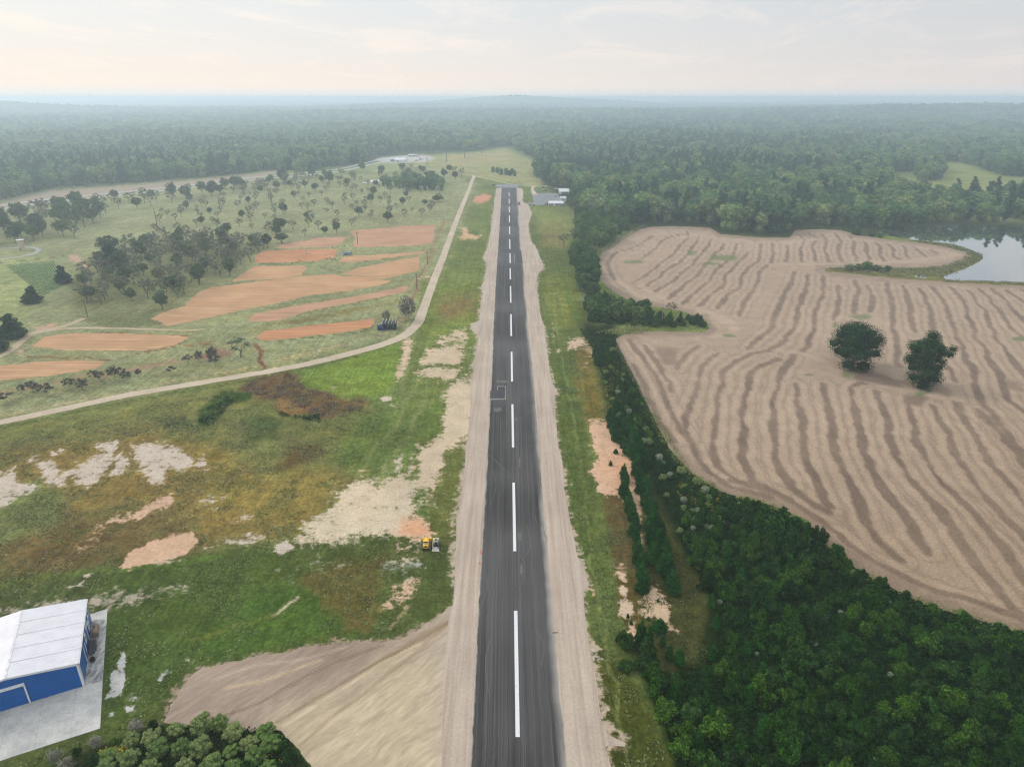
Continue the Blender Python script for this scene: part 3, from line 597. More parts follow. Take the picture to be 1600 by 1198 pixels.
DR2 = dirt_mat('light_track', C(208, 186, 158), C(184, 166, 136))
ribbon('dirt_road', [(-260, 722), (-100, 684), (0, 660), (100, 638.5), (200, 617), (300, 600), (400, 583.5), (450, 574.5), (500, 564), (560, 549), (600, 537), (628, 526), (645, 513), (656, 498), (668, 465), (679, 435), (691, 405), (703, 372), (713, 345), (723, 320), (732, 298), (737, 284), (741, 275)], [5.6, 5.4, 5.6, 6.5, 5.6, 5.2, 5, 5], .03, DR)
ribbon('dirt_road', [(640, 258), (690, 268), (720, 271), (741, 275), (765, 280), (800, 288), (838, 291), (856, 290)], 4.2, .026, DR2, .3)
ribbon('dirt_road', [(836, 290), (832, 294), (833, 299), (836, 304)], [5, 4, 7], .035, DR, .3)
ribbon('dirt_road', [(866, 294), (880, 297), (900, 300)], 4, .03, DR, .3)
ribbon('dirt_track', [(-120, 610), (0, 557), (25, 541), (45, 524), (65, 516), (95, 511), (115, 504), (131, 497)], 3.6, .03, DR2, .6)
ribbon('dirt_track', [(48, 522), (100, 513.5), (150, 512.5), (220, 514), (290, 516), (320, 514)], [3.4, 2.6, 1.2], .026, DR2, .8)
GP_ = dirt_mat('worn_grey_pavement', C(176, 180, 182), C(160, 164, 166), .3)
ribbon('paved_drive', [(-200, 385), (0, 388), (30, 386), (52, 387), (60, 391), (50, 397), (30, 401), (0, 405), (-200, 425)], 3.6, .03, GP_, .1)
HW = dirt_mat('grey_highway', C(206, 204, 200), C(188, 188, 186), .3)
ribbon('highway', [(-400, 400), (-100, 338), (20, 318), (100, 309), (200, 299.5), (300, 289), (400, 277), (480, 270), (530, 264), (570, 255), (605, 247), (650, 242)], 8, .03, HW, .1)
ribbon('highway', [(-400, 412), (-100, 346), (20, 324), (100, 314), (200, 303.5), (300, 293), (400, 281), (480, 273.5), (535, 267), (575, 258), (615, 250), (660, 244)], 8, .03, HW, .1)
# apron, taxiway, run-up pad
q = N('patched_grey_asphalt', .9, .2); o = q.coord()
MP = q.done(q.scale(q.mix(q.rng(q.noise(o, .12, 5), .35, .65, 0, 1), C(128, 132, 138), C(150, 152, 154)), q.rng(q.noise(q.map(o, (1, .1, 1)), .5, 4), .3, .7, .85, 1.1)))
sheet('parking_apron', [(831, 302), (872, 302), (877, 317), (834, 318)], .03, MP, 1.5, .1)
sheet('taxiway', [(808, 317), (879, 317.2), (879, 320), (808, 321)], .034, MP, 1.5, .1)
sheet('turnaround_pad', [(776, 288.3), (809.5, 288), (810, 294.5), (777, 294.5)], .034, MP, 1.5, .1)
# ------------------------------------------------------------------ runway
def lerp_tab(tab, y):
    ys = [t[0] for t in tab]; return [float(np.interp(y, ys, [t[k] for t in tab])) for k in range(1, len(tab[0]))]
RT = [(293.5, 783.5, 808), (320, 782.3, 809.5), (350, 780.6, 811.5), (395, 777.5, 815), (430, 775, 819), (500, 771.5, 824), (580, 768.5, 833), (620, 766, 836), (700, 762, 842.5), (800, 756.5, 850), (900, 750.5, 859.5), (1000, 745, 867.5), (1100, 739.5, 876.5), (1198, 734, 886), (1440, 721, 907)]
q = N('dark_asphalt', .92, .2); uv = q.coord('UV'); o = q.coord(); u = q.n('ShaderNodeSeparateXYZ'); q.l(uv, u.inputs[0])
st1 = q.noise(q.map(uv, (70, .012, 1)), 1, 4, .7); st2 = q.noise(q.map(uv, (22, .006, 1)), 1, 3, .6); st3 = q.noise(q.map(uv, (6, .02, 1)), 1, 3, .6)
col = q.mix(q.rng(st1, .3, .72, 0, 1), C(38, 37, 38), C(100, 96, 93))
col = q.scale(col, q.math('MULTIPLY', q.rng(st2, .32, .66, .58, 1.3), q.rng(st3, .3, .7, .82, 1.18)))
fade = q.math('MULTIPLY', q.rng(q.noise(o, .012, 3), .4, .65, 0, .5), 1)
col = q.mix(fade, col, C(112, 110, 110))
# pale scuffs: loops and scratches
sc = q.noise(q.map(o, (.5, .5, 1)), .35, 6, .75, dist=2.5); col = q.mix(q.math('MULTIPLY', q.rng(q.math('ABSOLUTE', q.math('SUBTRACT', sc, .5)), .0, .006, 1, 0), q.rng(q.noise(o, .02, 3), .5, .62, 0, .55)), col, C(150, 148, 146))
seam = q.math('ABSOLUTE', q.math('SUBTRACT', q.math('FRACT', q.math('MULTIPLY', u.outputs[0], 6)), .5)); col = q.scale(col, q.rng(seam, 0, .012, .72, 1))
edge = q.math('ADD', q.math('ABSOLUTE', q.math('SUBTRACT', u.outputs[0], .5)), q.math('MULTIPLY', q.math('SUBTRACT', q.noise(q.map(uv, (14, .12, 1)), 1, 5, .7), .5), .06))
rightside = q.math('MULTIPLY', q.math('GREATER_THAN', u.outputs[0], .5), q.rng(q.noise(q.map(uv, (.01, .011, 1)), 1, 2), .35, .6, .2, 1))
d1 = q.math('MULTIPLY', q.rng(edge, .40, .5, 0, .9), rightside)
d2 = q.rng(edge, .478, .502, 0, .9)
col = q.mix(q.math('MAXIMUM', d1, d2), col, C(186, 178, 168))
q.bump(q.noise(o, 4, 4), .2, .05)
MR = q.done(col)
V = []; UV = []; ys = np.concatenate([np.arange(293.5, 420, 3), np.arange(420, 1441, 4)]); NJ = 12; Lm = [float(G(800, y)[1]) for y in ys]
for y, ym in zip(ys, Lm):
    a, b = lerp_tab(RT, y); ja = (float(fbm(np.array(ym / 3), np.array(0.), 2, 3)) - .5) * .5; jb = (float(fbm(np.array(ym / 3), np.array(9.), 2, 3)) - .5) * .5
    xa = float(G(a, y)[0]) + ja; xb = float(G(b, y)[0]) + jb
    for j in range(NJ + 1): V.append((xa + (xb - xa) * j / NJ, ym, .05)); UV.append((j / NJ, ym))
me = npmesh('runway', V, grid_faces(len(ys), NJ + 1)); uvl = me.uv_layers.new(name='UVMap')
li = np.empty(len(me.loops), np.int32); me.loops.foreach_get('vertex_index', li); uvl.data.foreach_set('uv', np.array(UV, np.float32)[li].ravel())
runway = tag(link('runway', me, [MR]), kind='structure')
q = N('worn_white_paint', .8, .3); o = q.coord(); MW = q.done(q.mix(q.rng(q.noise(o, 1.6, 6, .85), .54, .70, 0, .6), (.54, .54, .55), C(120, 118, 116)))
DASH = [(300, 306.5, 795.5), (310.5, 318.5, 795.8), (323, 332, 796), (337, 347, 796.3), (353.8, 366, 796.8), (374, 389, 797), (396, 411, 797.3), (419, 436.5, 797.8), (447, 473, 798), (491, 525, 799), (549.7, 596, 799.8), (631.5, 699, 801.2), (754, 861, 803.5), (954, 1151, 807.8), (1330, 1560, 812)]
for a, b, cx in DASH:
    ya = float(G(cx, a)[1]); yb = float(G(cx, b)[1]); xm = float(G(cx, (a + b) / 2)[0])
    tilt = .012 * 1
    hw = .42
    k = .0165
    def XX(y_, s): return float(G(np.interp(y_, [293, 1150], [795.2, 808.9]), y_)[0]) + s
    mb = MB(); mb.add([(XX(a, -hw), ya, .056), (XX(a, hw), ya, .056), (XX(b, hw), yb, .056), (XX(b, -hw), yb, .056)], [(0, 1, 2, 3)])
    mb.build('centre_stripe', MW, runway)
def rect(name, pts, z, mat, par=runway):
    mb = MB(); mb.add([(*map(float, G(*p)), z) for p in pts], [tuple(range(len(pts)))]); return mb.build(name, mat, par)
MDK = paint('fresh_asphalt', C(74, 76, 80), .9, .2, sc=.3); MDU = paint('chalky_dust', C(168, 160, 152), .9, .1, sc=.6)
rect('repair_patch', [(766, 610.5), (777.5, 610), (777.5, 604.5), (789.2, 604.2), (789.6, 622.8), (765.4, 623)], .054, MDK)
for pts in ([(777.3, 603.2), (790.4, 603.2), (790.4, 604.1), (777.3, 604.2)], [(777, 604.2), (778.1, 604.2), (777.6, 609.6), (776.6, 609.6)], [(789.2, 604.1), (790.5, 604.1), (790.2, 624.6), (789, 624.6)], [(765.5, 623.2), (789, 622.6), (789, 624), (765.5, 624.6)]):
    rect('saw_cut', pts, .058, MDU)
rect('repair_patch', [(784.6, 389.5), (796, 389.8), (814, 391), (815.5, 401), (817, 411), (805, 411), (803.5, 394.4), (785, 394)], .054, MDK)
rect('saw_cut', [(803.2, 396), (804, 396), (805, 411.5), (804, 411.5)], .058, MDU)
rect('repair_patch', [(809, 316), (812.5, 316), (813, 320.5), (809, 320.5)], .056, MDK)
MTY = paint('dusty_scuff', C(122, 119, 116), .95, .05, sc=1.2)
for cv in ([(748, 704), (770, 716), (800, 745)], [(763, 710), (790, 735), (806, 752)], [(846, 805), (850, 828), (855, 850)], [(833, 803), (845, 826), (856, 842)], [(812, 865), (820, 882), (817, 905), (809, 925)], [(752, 948), (761, 920), (758, 890)], [(790, 640), (812, 653), (830, 640)], [(768, 590), (784, 598), (800, 597)], [(824, 822), (829, 850), (821, 870)], [(772, 520), (780, 528), (779, 536)], [(818, 610), (810, 622), (796, 626)], [(840, 985), (850, 1010), (846, 1040)], [(765, 1000), (758, 1040), (765, 1090)], [(868, 1130), (876, 1150), (882, 1172)], [(770, 735), (775, 760), (765, 790)]):
    o_ = ribbon('tyre_scuff', cv, .16, .0535, MTY, .05, None); o_.parent = runway
for px_, py_, rx, ry in ((812, 838, 3.2, 9), (815, 890, 3.0, 11), (812, 722, 2.2, 9), (868, 988, 6, 1.6), (778, 640, 9, 4), (786, 596, 12, 2.5), (806, 655, 3, 3)):
    gg_ = np.random.default_rng(int(px_ * 7 + py_)); k_ = 26; aa = np.linspace(0, 2 * math.pi, k_, endpoint=False); r_ = gg_.uniform(.45, 1.1, k_); rect('dust_smudge', [(px_ + rx * r_[i] * math.cos(aa[i]), py_ + ry * r_[i] * math.sin(aa[i])) for i in range(k_)], .0525, MTY)
# shoulders
q = N('graded_gravel', .95, .05); uv = q.coord(); 
s1 = q.noise(q.map(uv, (1, .025, 1)), 1.0, 5, .7); s2 = q.noise(q.map(uv, (1, .02, 1)), .25, 3, .6)
col = q.mix(q.rng(s1, .35, .68, 0, 1), C(206, 190, 172), C(184, 164, 148)); col = q.mix(q.rng(s2, .5, .72, 0, .6), col, C(212, 200, 186))
col = q.mix(q.rng(q.noise(q.map(uv, (1, .12, 1)), .35, 5, .75), .62, .78, 0, .55), col, C(150, 124, 104))
col = q.scale(col, q.math('MULTIPLY', q.rng(q.noise(uv, 1.6, 5, .75), .3, .7, .88, 1.1), q.rng(q.noise(uv, .05, 4), .3, .7, .92, 1.06)))
q.bump(q.noise(uv, 2.5, 4), .3, .15); MS = q.done(col)
IL = [(1440, 722), (1198, 735.5), (1000, 746.5), (800, 758), (700, 763.5), (620, 767.5), (500, 773), (430, 776.5), (350, 781.5), (294, 784)]
sheet('gravel_shoulder', SL + [(x, y) for y, x in IL], .04, MS, 3, .35)
IR = [(1440, 905), (1198, 884), (1100, 875), (1000, 866), (900, 857.5), (800, 848), (700, 840.5), (620, 834.5), (580, 831), (500, 822), (430, 817.5), (350, 810), (294, 806.5)]
sheet('gravel_shoulder', SR + [(x, y) for y, x in IR], .04, MS, 3, .35)
# graded pad
def padcol(me, X, Y, x, y):
    d = (Y - 1140) - (X - 430) * (-.59); n = fbm(x / 9, y / 9, 44, 4) - .5
    w = sstep(-45, 45, d + n * 130)[:, None]; c = C(178, 158, 140) * (1 - w) + C(208, 190, 160) * w
    e = sstep(0, -70, d)[:, None] * sstep(420, 560, X)[:, None] * .5; c = c * (1 - e) + C(142, 122, 106) * e
    h = sstep(640, 710, X)[:, None] * .7; c = c * (1 - h) + C(198, 182, 162) * h
    e = (np.exp(-((d + 8) / 6) ** 2) * sstep(520, 640, X) * .8)[:, None]; c = c * (1 - e) + C(150, 124, 92) * e
    for ln, cc in (([(655, 1005), (600, 1035), (520, 1085), (445, 1135)], C(222, 204, 170)), ([(640, 1008), (585, 1038), (505, 1085), (435, 1128)], C(150, 128, 100)), ([(690, 985), (600, 1060), (520, 1120), (470, 1165)], C(168, 146, 116)), ([(540, 1010), (470, 1030), (400, 1040), (330, 1062)], C(200, 180, 158)), ([(600, 1008), (500, 1045), (400, 1100), (300, 1130)], C(138, 116, 100)), ([(350, 1075), (420, 1060), (500, 1030)], C(210, 186, 150))):
        a = [tuple(float(v) for v in G(*p)) for p in dens(ln, 5)]; m = (sstep(.55, .15, segdist(a, x + (n if np.ndim(n) else 0) * 1.5, y, False)) * .75)[:, None]; c = c * (1 - m) + cc * m
    setcol(me, 'soil', c, len(X))
q = N('graded_earth', .95, .05); o = q.coord()
ang = math.atan2(*[float(b - a) for a, b in zip(G(440, 1150), G(700, 975))][::-1])
dn = q.n('ShaderNodeVectorMath', operation='ADD'); q.l(o, dn.inputs[0]); q.l(q.scale(q.noise(o, .06, 2, .5, 'Color'), 5.0), dn.inputs[1]); mp = q.map(dn.outputs[0], (1, 1, 1), (0, 0, -ang)); s1 = q.noise(q.map(mp, (.16, 1, 1)), 1.2, 6, .8); s2 = q.noise(q.map(mp, (.2, 1, 1)), .3, 5, .75)
col = q.scale(q.attr('soil'), q.math('MULTIPLY', q.rng(s1, .3, .7, .82, 1.14), q.rng(s2, .3, .7, .84, 1.12)))
col = q.mix(q.rng(q.noise(q.map(mp, (.12, 1, 1)), .5, 5, .8), .6, .74, 0, .6), col, C(140, 118, 98))
q.bump(s1, .5, .3); MD = q.done(col)
sheet('graded_earth', PAD, .03, MD, 3, 2.4, padcol)
# ------------------------------------------------------------------ stubble field with contour bands
FIELD = [(935, 410), (940, 395), (960, 378), (985, 362), (1020, 354), (1060, 354), (1110, 356), (1125, 366), (1180, 371), (1232, 372), (1242, 360), (1270, 358), (1310, 359), (1345, 368), (1400, 376), (1470, 383), (1510, 393), (1516, 400), (1503, 407), (1478, 415), (1440, 419), (1400, 419), (1330, 417), (1280, 420), (1290, 424), (1330, 428), (1400, 435), (1500, 442), (1600, 447), (1960, 462), (1960, 1180), (1600, 988), (1560, 977), (1500, 961), (1430, 936), (1400, 921), (1350, 896), (1310, 867), (1280, 842), (1262, 812), (1200, 787), (1150, 775), (1120, 765), (1080, 738), (1045, 700), (1030, 670), (1010, 630), (985, 590), (970, 560), (962, 545), (963, 530), (975, 522), (1010, 518), (1100, 519), (1110, 512), (1100, 498), (1060, 485), (1000, 476), (960, 458), (940, 440), (933, 420)]
BANDS = [
 [(1022, 368), (1005, 379), (985, 389), (966, 393), (954, 401), (951, 415), (957, 430), (963, 441), (977, 452)],
 [(1062, 366), (1040, 373), (1025, 388), (1007, 401), (996, 405)],
 [(1071, 362), (1077, 371), (1064, 382), (1051, 397), (1036, 408), (1022, 421), (1005, 432), (987, 441)],
 [(1093, 370), (1084, 384), (1071, 401), (1044, 421), (1031, 432), (1016, 443), (1003, 452)],
 [(1113, 375), (1106, 386), (1086, 408), (1069, 423), (1053, 439), (1033, 452), (1023, 458)],
 [(1134, 380), (1124, 392), (1112, 404), (1100, 416), (1088, 432), (1067, 447), (1053, 460), (1040, 471)],
 [(1152, 380), (1146, 400), (1132, 410), (1117, 423), (1110, 439), (1089, 454), (1077, 467), (1067, 476)],
 [(1170, 395), (1150, 412), (1135, 430), (1127, 450), (1110, 462), (1095, 478)],
 [(1190, 380), (1185, 408), (1170, 418), (1160, 430), (1157, 447), (1137, 460), (1122, 482)],
 [(1208, 380), (1205, 410), (1190, 424), (1180, 450), (1165, 470), (1155, 494)],
 [(1230, 382), (1228, 408)], [(1240, 424), (1237, 432), (1235, 445), (1215, 480), (1207, 505), (1198, 520), (1185, 532), (1168, 542)],
 [(1245, 365), (1258, 375), (1250, 390), (1252, 408)], [(1262, 363), (1277, 373), (1270, 385), (1275, 408)],
 [(1282, 365), (1292, 376), (1290, 390), (1294, 408)], [(1301, 363), (1315, 378), (1310, 390), (1313, 408)],
 [(1326, 368), (1335, 380), (1333, 393), (1338, 408)], [(1348, 375), (1355, 385), (1353, 395), (1360, 407)],
 [(1366, 378), (1378, 388), (1373, 398), (1383, 408)], [(1385, 381), (1398, 390), (1393, 400), (1405, 406)],
 [(1405, 381), (1418, 390), (1415, 400), (1425, 405)], [(1428, 385), (1438, 395), (1448, 403)], [(1450, 389), (1465, 397)],
 [(1262, 428), (1260, 452), (1250, 472), (1242, 505), (1227, 532), (1205, 547), (1172, 552), (1150, 565), (1132, 585), (1122, 617), (1117, 655), (1115, 692), (1122, 730), (1148, 750)],
 [(1122, 553), (1110, 560), (1097, 575), (1087, 605), (1080, 630), (1066, 655), (1072, 685)],
 [(1092, 540), (1072, 555), (1057, 577)], [(1010, 540), (1025, 562), (1040, 590), (1048, 612)],
 [(980, 530), (1000, 550), (1020, 580), (1037, 615), (1050, 655), (1070, 680), (1087, 705), (1105, 737), (1137, 757), (1175, 768), (1205, 778)],
 [(990, 570), (1005, 600), (1025, 650), (1050, 690)],
 [(1215, 562), (1190, 572), (1170, 592), (1160, 630), (1160, 680), (1162, 717), (1175, 750), (1210, 768)],
 [(1285, 430), (1287, 457), (1275, 487), (1272, 512), (1260, 540), (1240, 552), (1237, 560), (1220, 587), (1210, 615), (1207, 655), (1212, 700), (1217, 725), (1232, 760), (1262, 782), (1297, 802)],
 [(1310, 445), (1312, 470), (1305, 500)], [(1335, 437), (1340, 460), (1335, 490)], [(1355, 445), (1365, 470), (1360, 487)],
 [(1382, 440), (1395, 467), (1395, 502), (1403, 537), (1405, 572)], [(1407, 445), (1422, 470), (1425, 492), (1432, 520)],
 [(1435, 450), (1455, 480), (1460, 512), (1470, 535), (1477, 570), (1492, 595)],
 [(1455, 447), (1480, 477), (1490, 510), (1502, 542), (1517, 575), (1525, 605), (1547, 642), (1575, 680), (1610, 725), (1680, 800)],
 [(1482, 448), (1505, 470), (1512, 492), (1522, 517), (1540, 547), (1560, 590), (1575, 620), (1605, 645), (1680, 720)],
 [(1510, 452), (1537, 485), (1555, 525), (1575, 555), (1600, 590), (1680, 660)], [(1532, 452), (1560, 482), (1582, 512), (1610, 540), (1700, 620)],
 [(1550, 450), (1575, 475), (1605, 505), (1720, 590)], [(1572, 452), (1600, 472), (1740, 560)], [(1595, 452), (1640, 475), (1780, 550)],
 [(1247, 600), (1247, 615), (1252, 642), (1255, 690), (1265, 732), (1280, 765), (1300, 794)],
 [(1290, 600), (1295, 642), (1300, 690), (1315, 737), (1335, 775), (1357, 817), (1380, 847), (1402, 872)],
 [(1375, 602), (1345, 599), (1333, 606), (1332, 617), (1337, 655), (1350, 700), (1362, 737), (1380, 767), (1407, 800), (1430, 832), (1446, 862)],
 [(1372, 612), (1380, 642), (1397, 700), (1420, 745), (1450, 780), (1477, 817), (1507, 860), (1532, 890), (1562, 925), (1605, 965)],
 [(1445, 624), (1417, 625), (1425, 655), (1442, 707), (1462, 742), (1500, 782), (1537, 825), (1570, 865), (1605, 905), (1700, 980)],
 [(1460, 635), (1475, 667), (1497, 712), (1522, 757), (1557, 797), (1605, 848), (1720, 950)],
 [(1497, 630), (1515, 665), (1535, 700), (1562, 742), (1605, 790), (1740, 910)], [(1530, 640), (1560, 675), (1580, 700), (1605, 732), (1740, 850)],
 [(1315, 835), (1345, 862), (1385, 888), (1430, 912), (1480, 930), (1540, 945), (1605, 970), (1700, 1010)],
 [(1140, 748), (1180, 760), (1210, 768), (1250, 792), (1290, 818), (1330, 848)],
]
BLOBS = [([(1330, 578), (1350, 574), (1400, 592), (1420, 600), (1380, 602), (1340, 594)], .9), ([(1410, 615), (1450, 622), (1440, 634), (1415, 632)], .8),
 ([(1450, 590), (1490, 612), (1480, 622), (1445, 606)], .5), ([(1350, 880), (1400, 900), (1450, 925), (1500, 940), (1490, 950), (1420, 925), (1370, 905)], .5),
 ([(1020, 540), (1060, 545), (1060, 570), (1040, 570)], .6), ([(1060, 660), (1090, 690), (1100, 720), (1085, 712)], .6), ([(1560, 585), (1600, 600), (1600, 612), (1570, 606)], .6)]
PALEB = [[(965, 440), (1000, 462), (1040, 478), (1080, 486), (1125, 497), (1150, 512), (1145, 522), (1100, 527), (1000, 526)], [(1000, 446), (1050, 474), (1110, 488), (1140, 500), (1150, 516)],
 [(1215, 548), (1250, 552), (1300, 570), (1350, 592), (1420, 607), (1470, 618), (1500, 625)], [(1290, 570), (1320, 585), (1370, 600), (1470, 622)], [(1150, 373), (1230, 378), (1300, 372), (1400, 380), (1500, 398)], [(1060, 372), (1090, 366), (1130, 372), (1170, 376)], [(1200, 412), (1300, 412), (1400, 409), (1470, 402), (1495, 398)], [(1285, 422), (1400, 438), (1500, 447), (1600, 452)]]
def fcol(me, X, Y, x, y):
    s = np.hypot(x, y) / 1067
    wx = x + (fbm(x / 16, y / 16, 71, 4) - .5) * 4.2; wy = y + (fbm(x / 16, y / 16, 91, 4) - .5) * 4.2
    dark = np.zeros(X.shape); light = np.zeros(X.shape)
    for b in BANDS:
        a = [tuple(float(v) for v in G(*p)) for p in b]
        d = segdist(a, wx, wy, False)
        d = d + (fbm(x / 3.2, y / 3.2, 33, 3) - .5) * 1.5
        bw_ = 1.3 + (fbm(x / 20, y / 20, 13, 3) - .5) * 1.8
        m = sstep(bw_ + .7, bw_ - .5, d); dark = np.maximum(dark, m * (.7 + .5 * (fbm(x / 26, y / 26, 3, 3) - .35)))
        dark = np.maximum(dark, .30 * sstep(.9, .1, np.abs(d - 5.0))); light = np.maximum(light, sstep(1.5, .2, np.abs(d - 3.0)) * .6)
    fine_ = fbm(x / 2.0, y / 7.0, 66, 3) - .5; dark = np.clip(dark + fine_ * .35, 0, 1)
    for b in PALEB:
        a = [tuple(float(v) for v in G(*p)) for p in b]
        m = sstep(3.4, 1.6, segdist(a, wx, wy, False)); dark = dark * (1 - m * .85); light = np.maximum(light, m)
    for p, st in BLOBS:
        d = segdist(p, X, Y, True) * np.where(inside(p, X, Y), 1, -1); m = sstep(-6, 5, d + (fbm(x / 5, y / 5, 8, 3) - .5) * 14) * st; dark = np.maximum(dark, m)
    green = np.zeros(X.shape)
    for (gx_, gy_, rx, ry) in ((992, 409, 16, 2.5), (1080, 395, 9, 4), (1130, 403, 28, 5), (1110, 412, 18, 2), (1345, 495, 18, 4), (1305, 508, 4, 6), (1262, 586, 8, 2), (1140, 524, 12, 2.5), (1493, 633, 2, 2), (1430, 577, 3, 3), (1590, 530, 10, 4), (1235, 779, 5, 2), (1450, 612, 8, 4), (1325, 585, 12, 5), (1440, 615, 12, 5)):
        d = np.hypot((X - gx_) / rx, (Y - gy_) / ry); green = np.maximum(green, sstep(1.25, .5, d + (fbm(x / 2.5, y / 2.5, 21, 3) - .5) * 1.2))
    edge = segdist(FIELD, X, Y, True) * s
    dark = np.maximum(dark, sstep(4.5, 1.5, edge + (fbm(x / 5, y / 5, 29, 3) - .5) * 4) * .45)
    warm = fbm(x / 60, y / 60, 51, 3)[:, None]
    base = C(192, 169, 145) * (1 - warm) + C(176, 154, 132) * warm
    c = base * (1 + .12 * light[:, None]); k = np.clip(dark, 0, 1)[:, None]
    c = c * (1 - k) + C(128, 108, 94) * k
    ky = (sstep(520, 900, Y + (X - 1300) * .25) * (.35 + .5 * fbm(x / 30, y / 30, 77, 3)))[:, None]; c = c * (1 - ky) + c * np.array([.74, .70, .62]) * ky  # lens vignetting painted into the soil: darker toward the lower right
    g = green[:, None] * .8; c = c * (1 - g) + C(112, 128, 78) * g
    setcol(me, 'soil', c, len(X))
q = N('stubble', .95, .05); o = q.coord()
col = q.scale(q.attr('soil'), q.math('MULTIPLY', q.rng(q.noise(o, 1.3, 6, .8), .3, .7, .74, 1.24), q.rng(q.noise(o, .12, 4), .3, .7, .92, 1.08)))
col = q.mix(q.rng(q.noise(o, 2.2, 2, .5), .74, .79, 0, .7), col, C(214, 202, 190))
q.bump(q.noise(o, 2, 5, .7), .5, .25); MF = q.done(col)
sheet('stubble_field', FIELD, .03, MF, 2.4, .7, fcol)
# ------------------------------------------------------------------ pond
q = N('pond_water', .03, .5); o = q.coord(); q.b.inputs['IOR'].default_value = 1.33; q.b.inputs['Metallic'].default_value = 0.0
q.bump(q.noise(q.map(o, (1, 1, 1)), .25, 3, .5), .02, .1); q.b.inputs['Specular IOR Level'].default_value = .5
q.b.inputs['Coat Weight'].default_value = 1; q.b.inputs['Coat Roughness'].default_value = .02; q.b.inputs['Coat IOR'].default_value = 1.6
MWt = q.done((.035, .045, .04))
sheet('pond_water', [(1375, 362), (1400, 356), (1440, 353), (1500, 351), (1560, 352), (1620, 358), (2010, 372), (2010, 462), (1600, 441), (1540, 439), (1500, 438.5), (1478, 437), (1474, 432), (1486, 427), (1510, 419), (1532, 408), (1538, 402), (1532, 397), (1515, 389), (1490, 382), (1460, 378), (1420, 374), (1390, 369)], .02, MWt, 3, .5)
sheet('pond_water', [(1428, 430.5), (1440, 431), (1449, 432), (1448, 434.5), (1438, 434), (1430, 432.5)], .02, MWt, 2, .2)
# ------------------------------------------------------------------ light
SUN_AZ = R(-62); SUN_EL = R(34)    # azimuth from +Y towards +X: sun in haze, ahead on the left
w = bpy.data.worlds.new('World'); SC.world = w; w.use_nodes = True; t = w.node_tree
bg = t.nodes['Background']; sky = t.nodes.new('ShaderNodeTexSky'); sky.sky_type = 'NISHITA'; sky.sun_disc = False
sky.sun_elevation = SUN_EL; sky.sun_rotation = SUN_AZ; sky.altitude = 100; sky.dust_density = 4; sky.air_density = 1.2; sky.ozone_density = 1
class WN(N):
    def __init__(s): s.t = t
W = WN(); tc = W.coord('Generated')
sx = W.n('ShaderNodeSeparateXYZ'); W.l(tc, sx.inputs[0])
# cloud deck: project the direction on a plane overhead
zc = W.math('MAXIMUM', sx.outputs[2], .02); cmb = W.n('ShaderNodeCombineXYZ')
W.l(W.math('DIVIDE', sx.outputs[0], W.math('ADD', zc, .08)), cmb.inputs[0]); W.l(W.math('DIVIDE', sx.outputs[1], W.math('ADD', zc, .08)), cmb.inputs[1])
mp = W.map(cmb.outputs[0], (1, .55, 1), (0, 0, R(-38)))
n1 = W.noise(mp, .9, 8, .62, dist=.6); n2 = W.noise(W.map(mp, (.35, 1.5, 1)), 1.5, 7, .65, dist=.4)
cl = W.math('MAXIMUM', W.rng(n1, .5, .68, 0, 1), W.rng(n2, .54, .7, 0, .8))
lp = W.n('ShaderNodeVectorMath', operation='DOT_PRODUCT'); W.l(tc, lp.inputs[0]); lp.inputs[1].default_value = (math.sin(SUN_AZ) * math.cos(.12), math.cos(SUN_AZ) * math.cos(.12), math.sin(.12))
glow = W.rng(lp.outputs['Value'], -.3, 1, 0, 1)
SK = dict(veil_a=(6.9, 7.3, 7.75), veil_b=(8.9, 9.3, 9.5), cloud_a=(8.3, 7.8, 7.6), cloud_b=(10.6, 9.8, 8.9), hor_a=(7.9, 7.3, 7.0), hor_b=(10.8, 9.3, 7.9))
veil = W.mix(glow, SK['veil_a'], SK['veil_b'])
veil = W.mix(.12, veil, sky.outputs[0])
cc = W.mix(glow, SK['cloud_a'], SK['cloud_b'])
colr = W.mix(W.math('MULTIPLY', cl, .75), veil, cc)
hz = W.math('POWER', W.rng(sx.outputs[2], 0, .13, 1, 0, False), 1.6)
colr = W.scale(colr, W.rng(sx.outputs[2], .12, .55, 1, 1.9))
colr = W.mix(hz, colr, W.mix(glow, SK['hor_a'], SK['hor_b']))
colr = W.mix(W.rng(sx.outputs[2], -.002, .017, .95, 0), colr, W.mix(glow, (6.9, 7.3, 7.6), (9.0, 8.9, 8.7)))
t.links.new(colr, bg.inputs['Color']); bg.inputs['Strength'].default_value = .1
ld = bpy.data.lights.new('sun', 'SUN'); ld.energy = 1.5; ld.angle = R(14); ld.color = (1, .93, .84)
sun = bpy.data.objects.new('sun', ld); COL.objects.link(sun)
d = Vector((math.sin(SUN_AZ) * math.cos(SUN_EL), math.cos(SUN_AZ) * math.cos(SUN_EL), math.sin(SUN_EL)))
sun.rotation_euler = d.to_track_quat('Z', 'Y').to_euler(); sun.location = (0, 0, 300)
# ------------------------------------------------------------------ haze
hb = MB().box(-31000, 31000, -900, 31500, -1, 124)
hm = bpy.data.materials.new('haze_air'); hm.use_nodes = True; ht = hm.node_tree; ht.nodes.remove(ht.nodes['Principled BSDF'])
pv = ht.nodes.new('ShaderNodeVolumePrincipled'); pv.inputs['Color'].default_value = (.75, .885, 1.0, 1); pv.inputs['Density'].default_value = .00027
pv.inputs['Anisotropy'].default_value = .5
ht.links.new(pv.outputs[0], ht.nodes['Material Output'].inputs['Volume'])
haze = hb.build('haze', hm); tag(haze, kind='stuff')
hm.cycles.homogeneous_volume = True
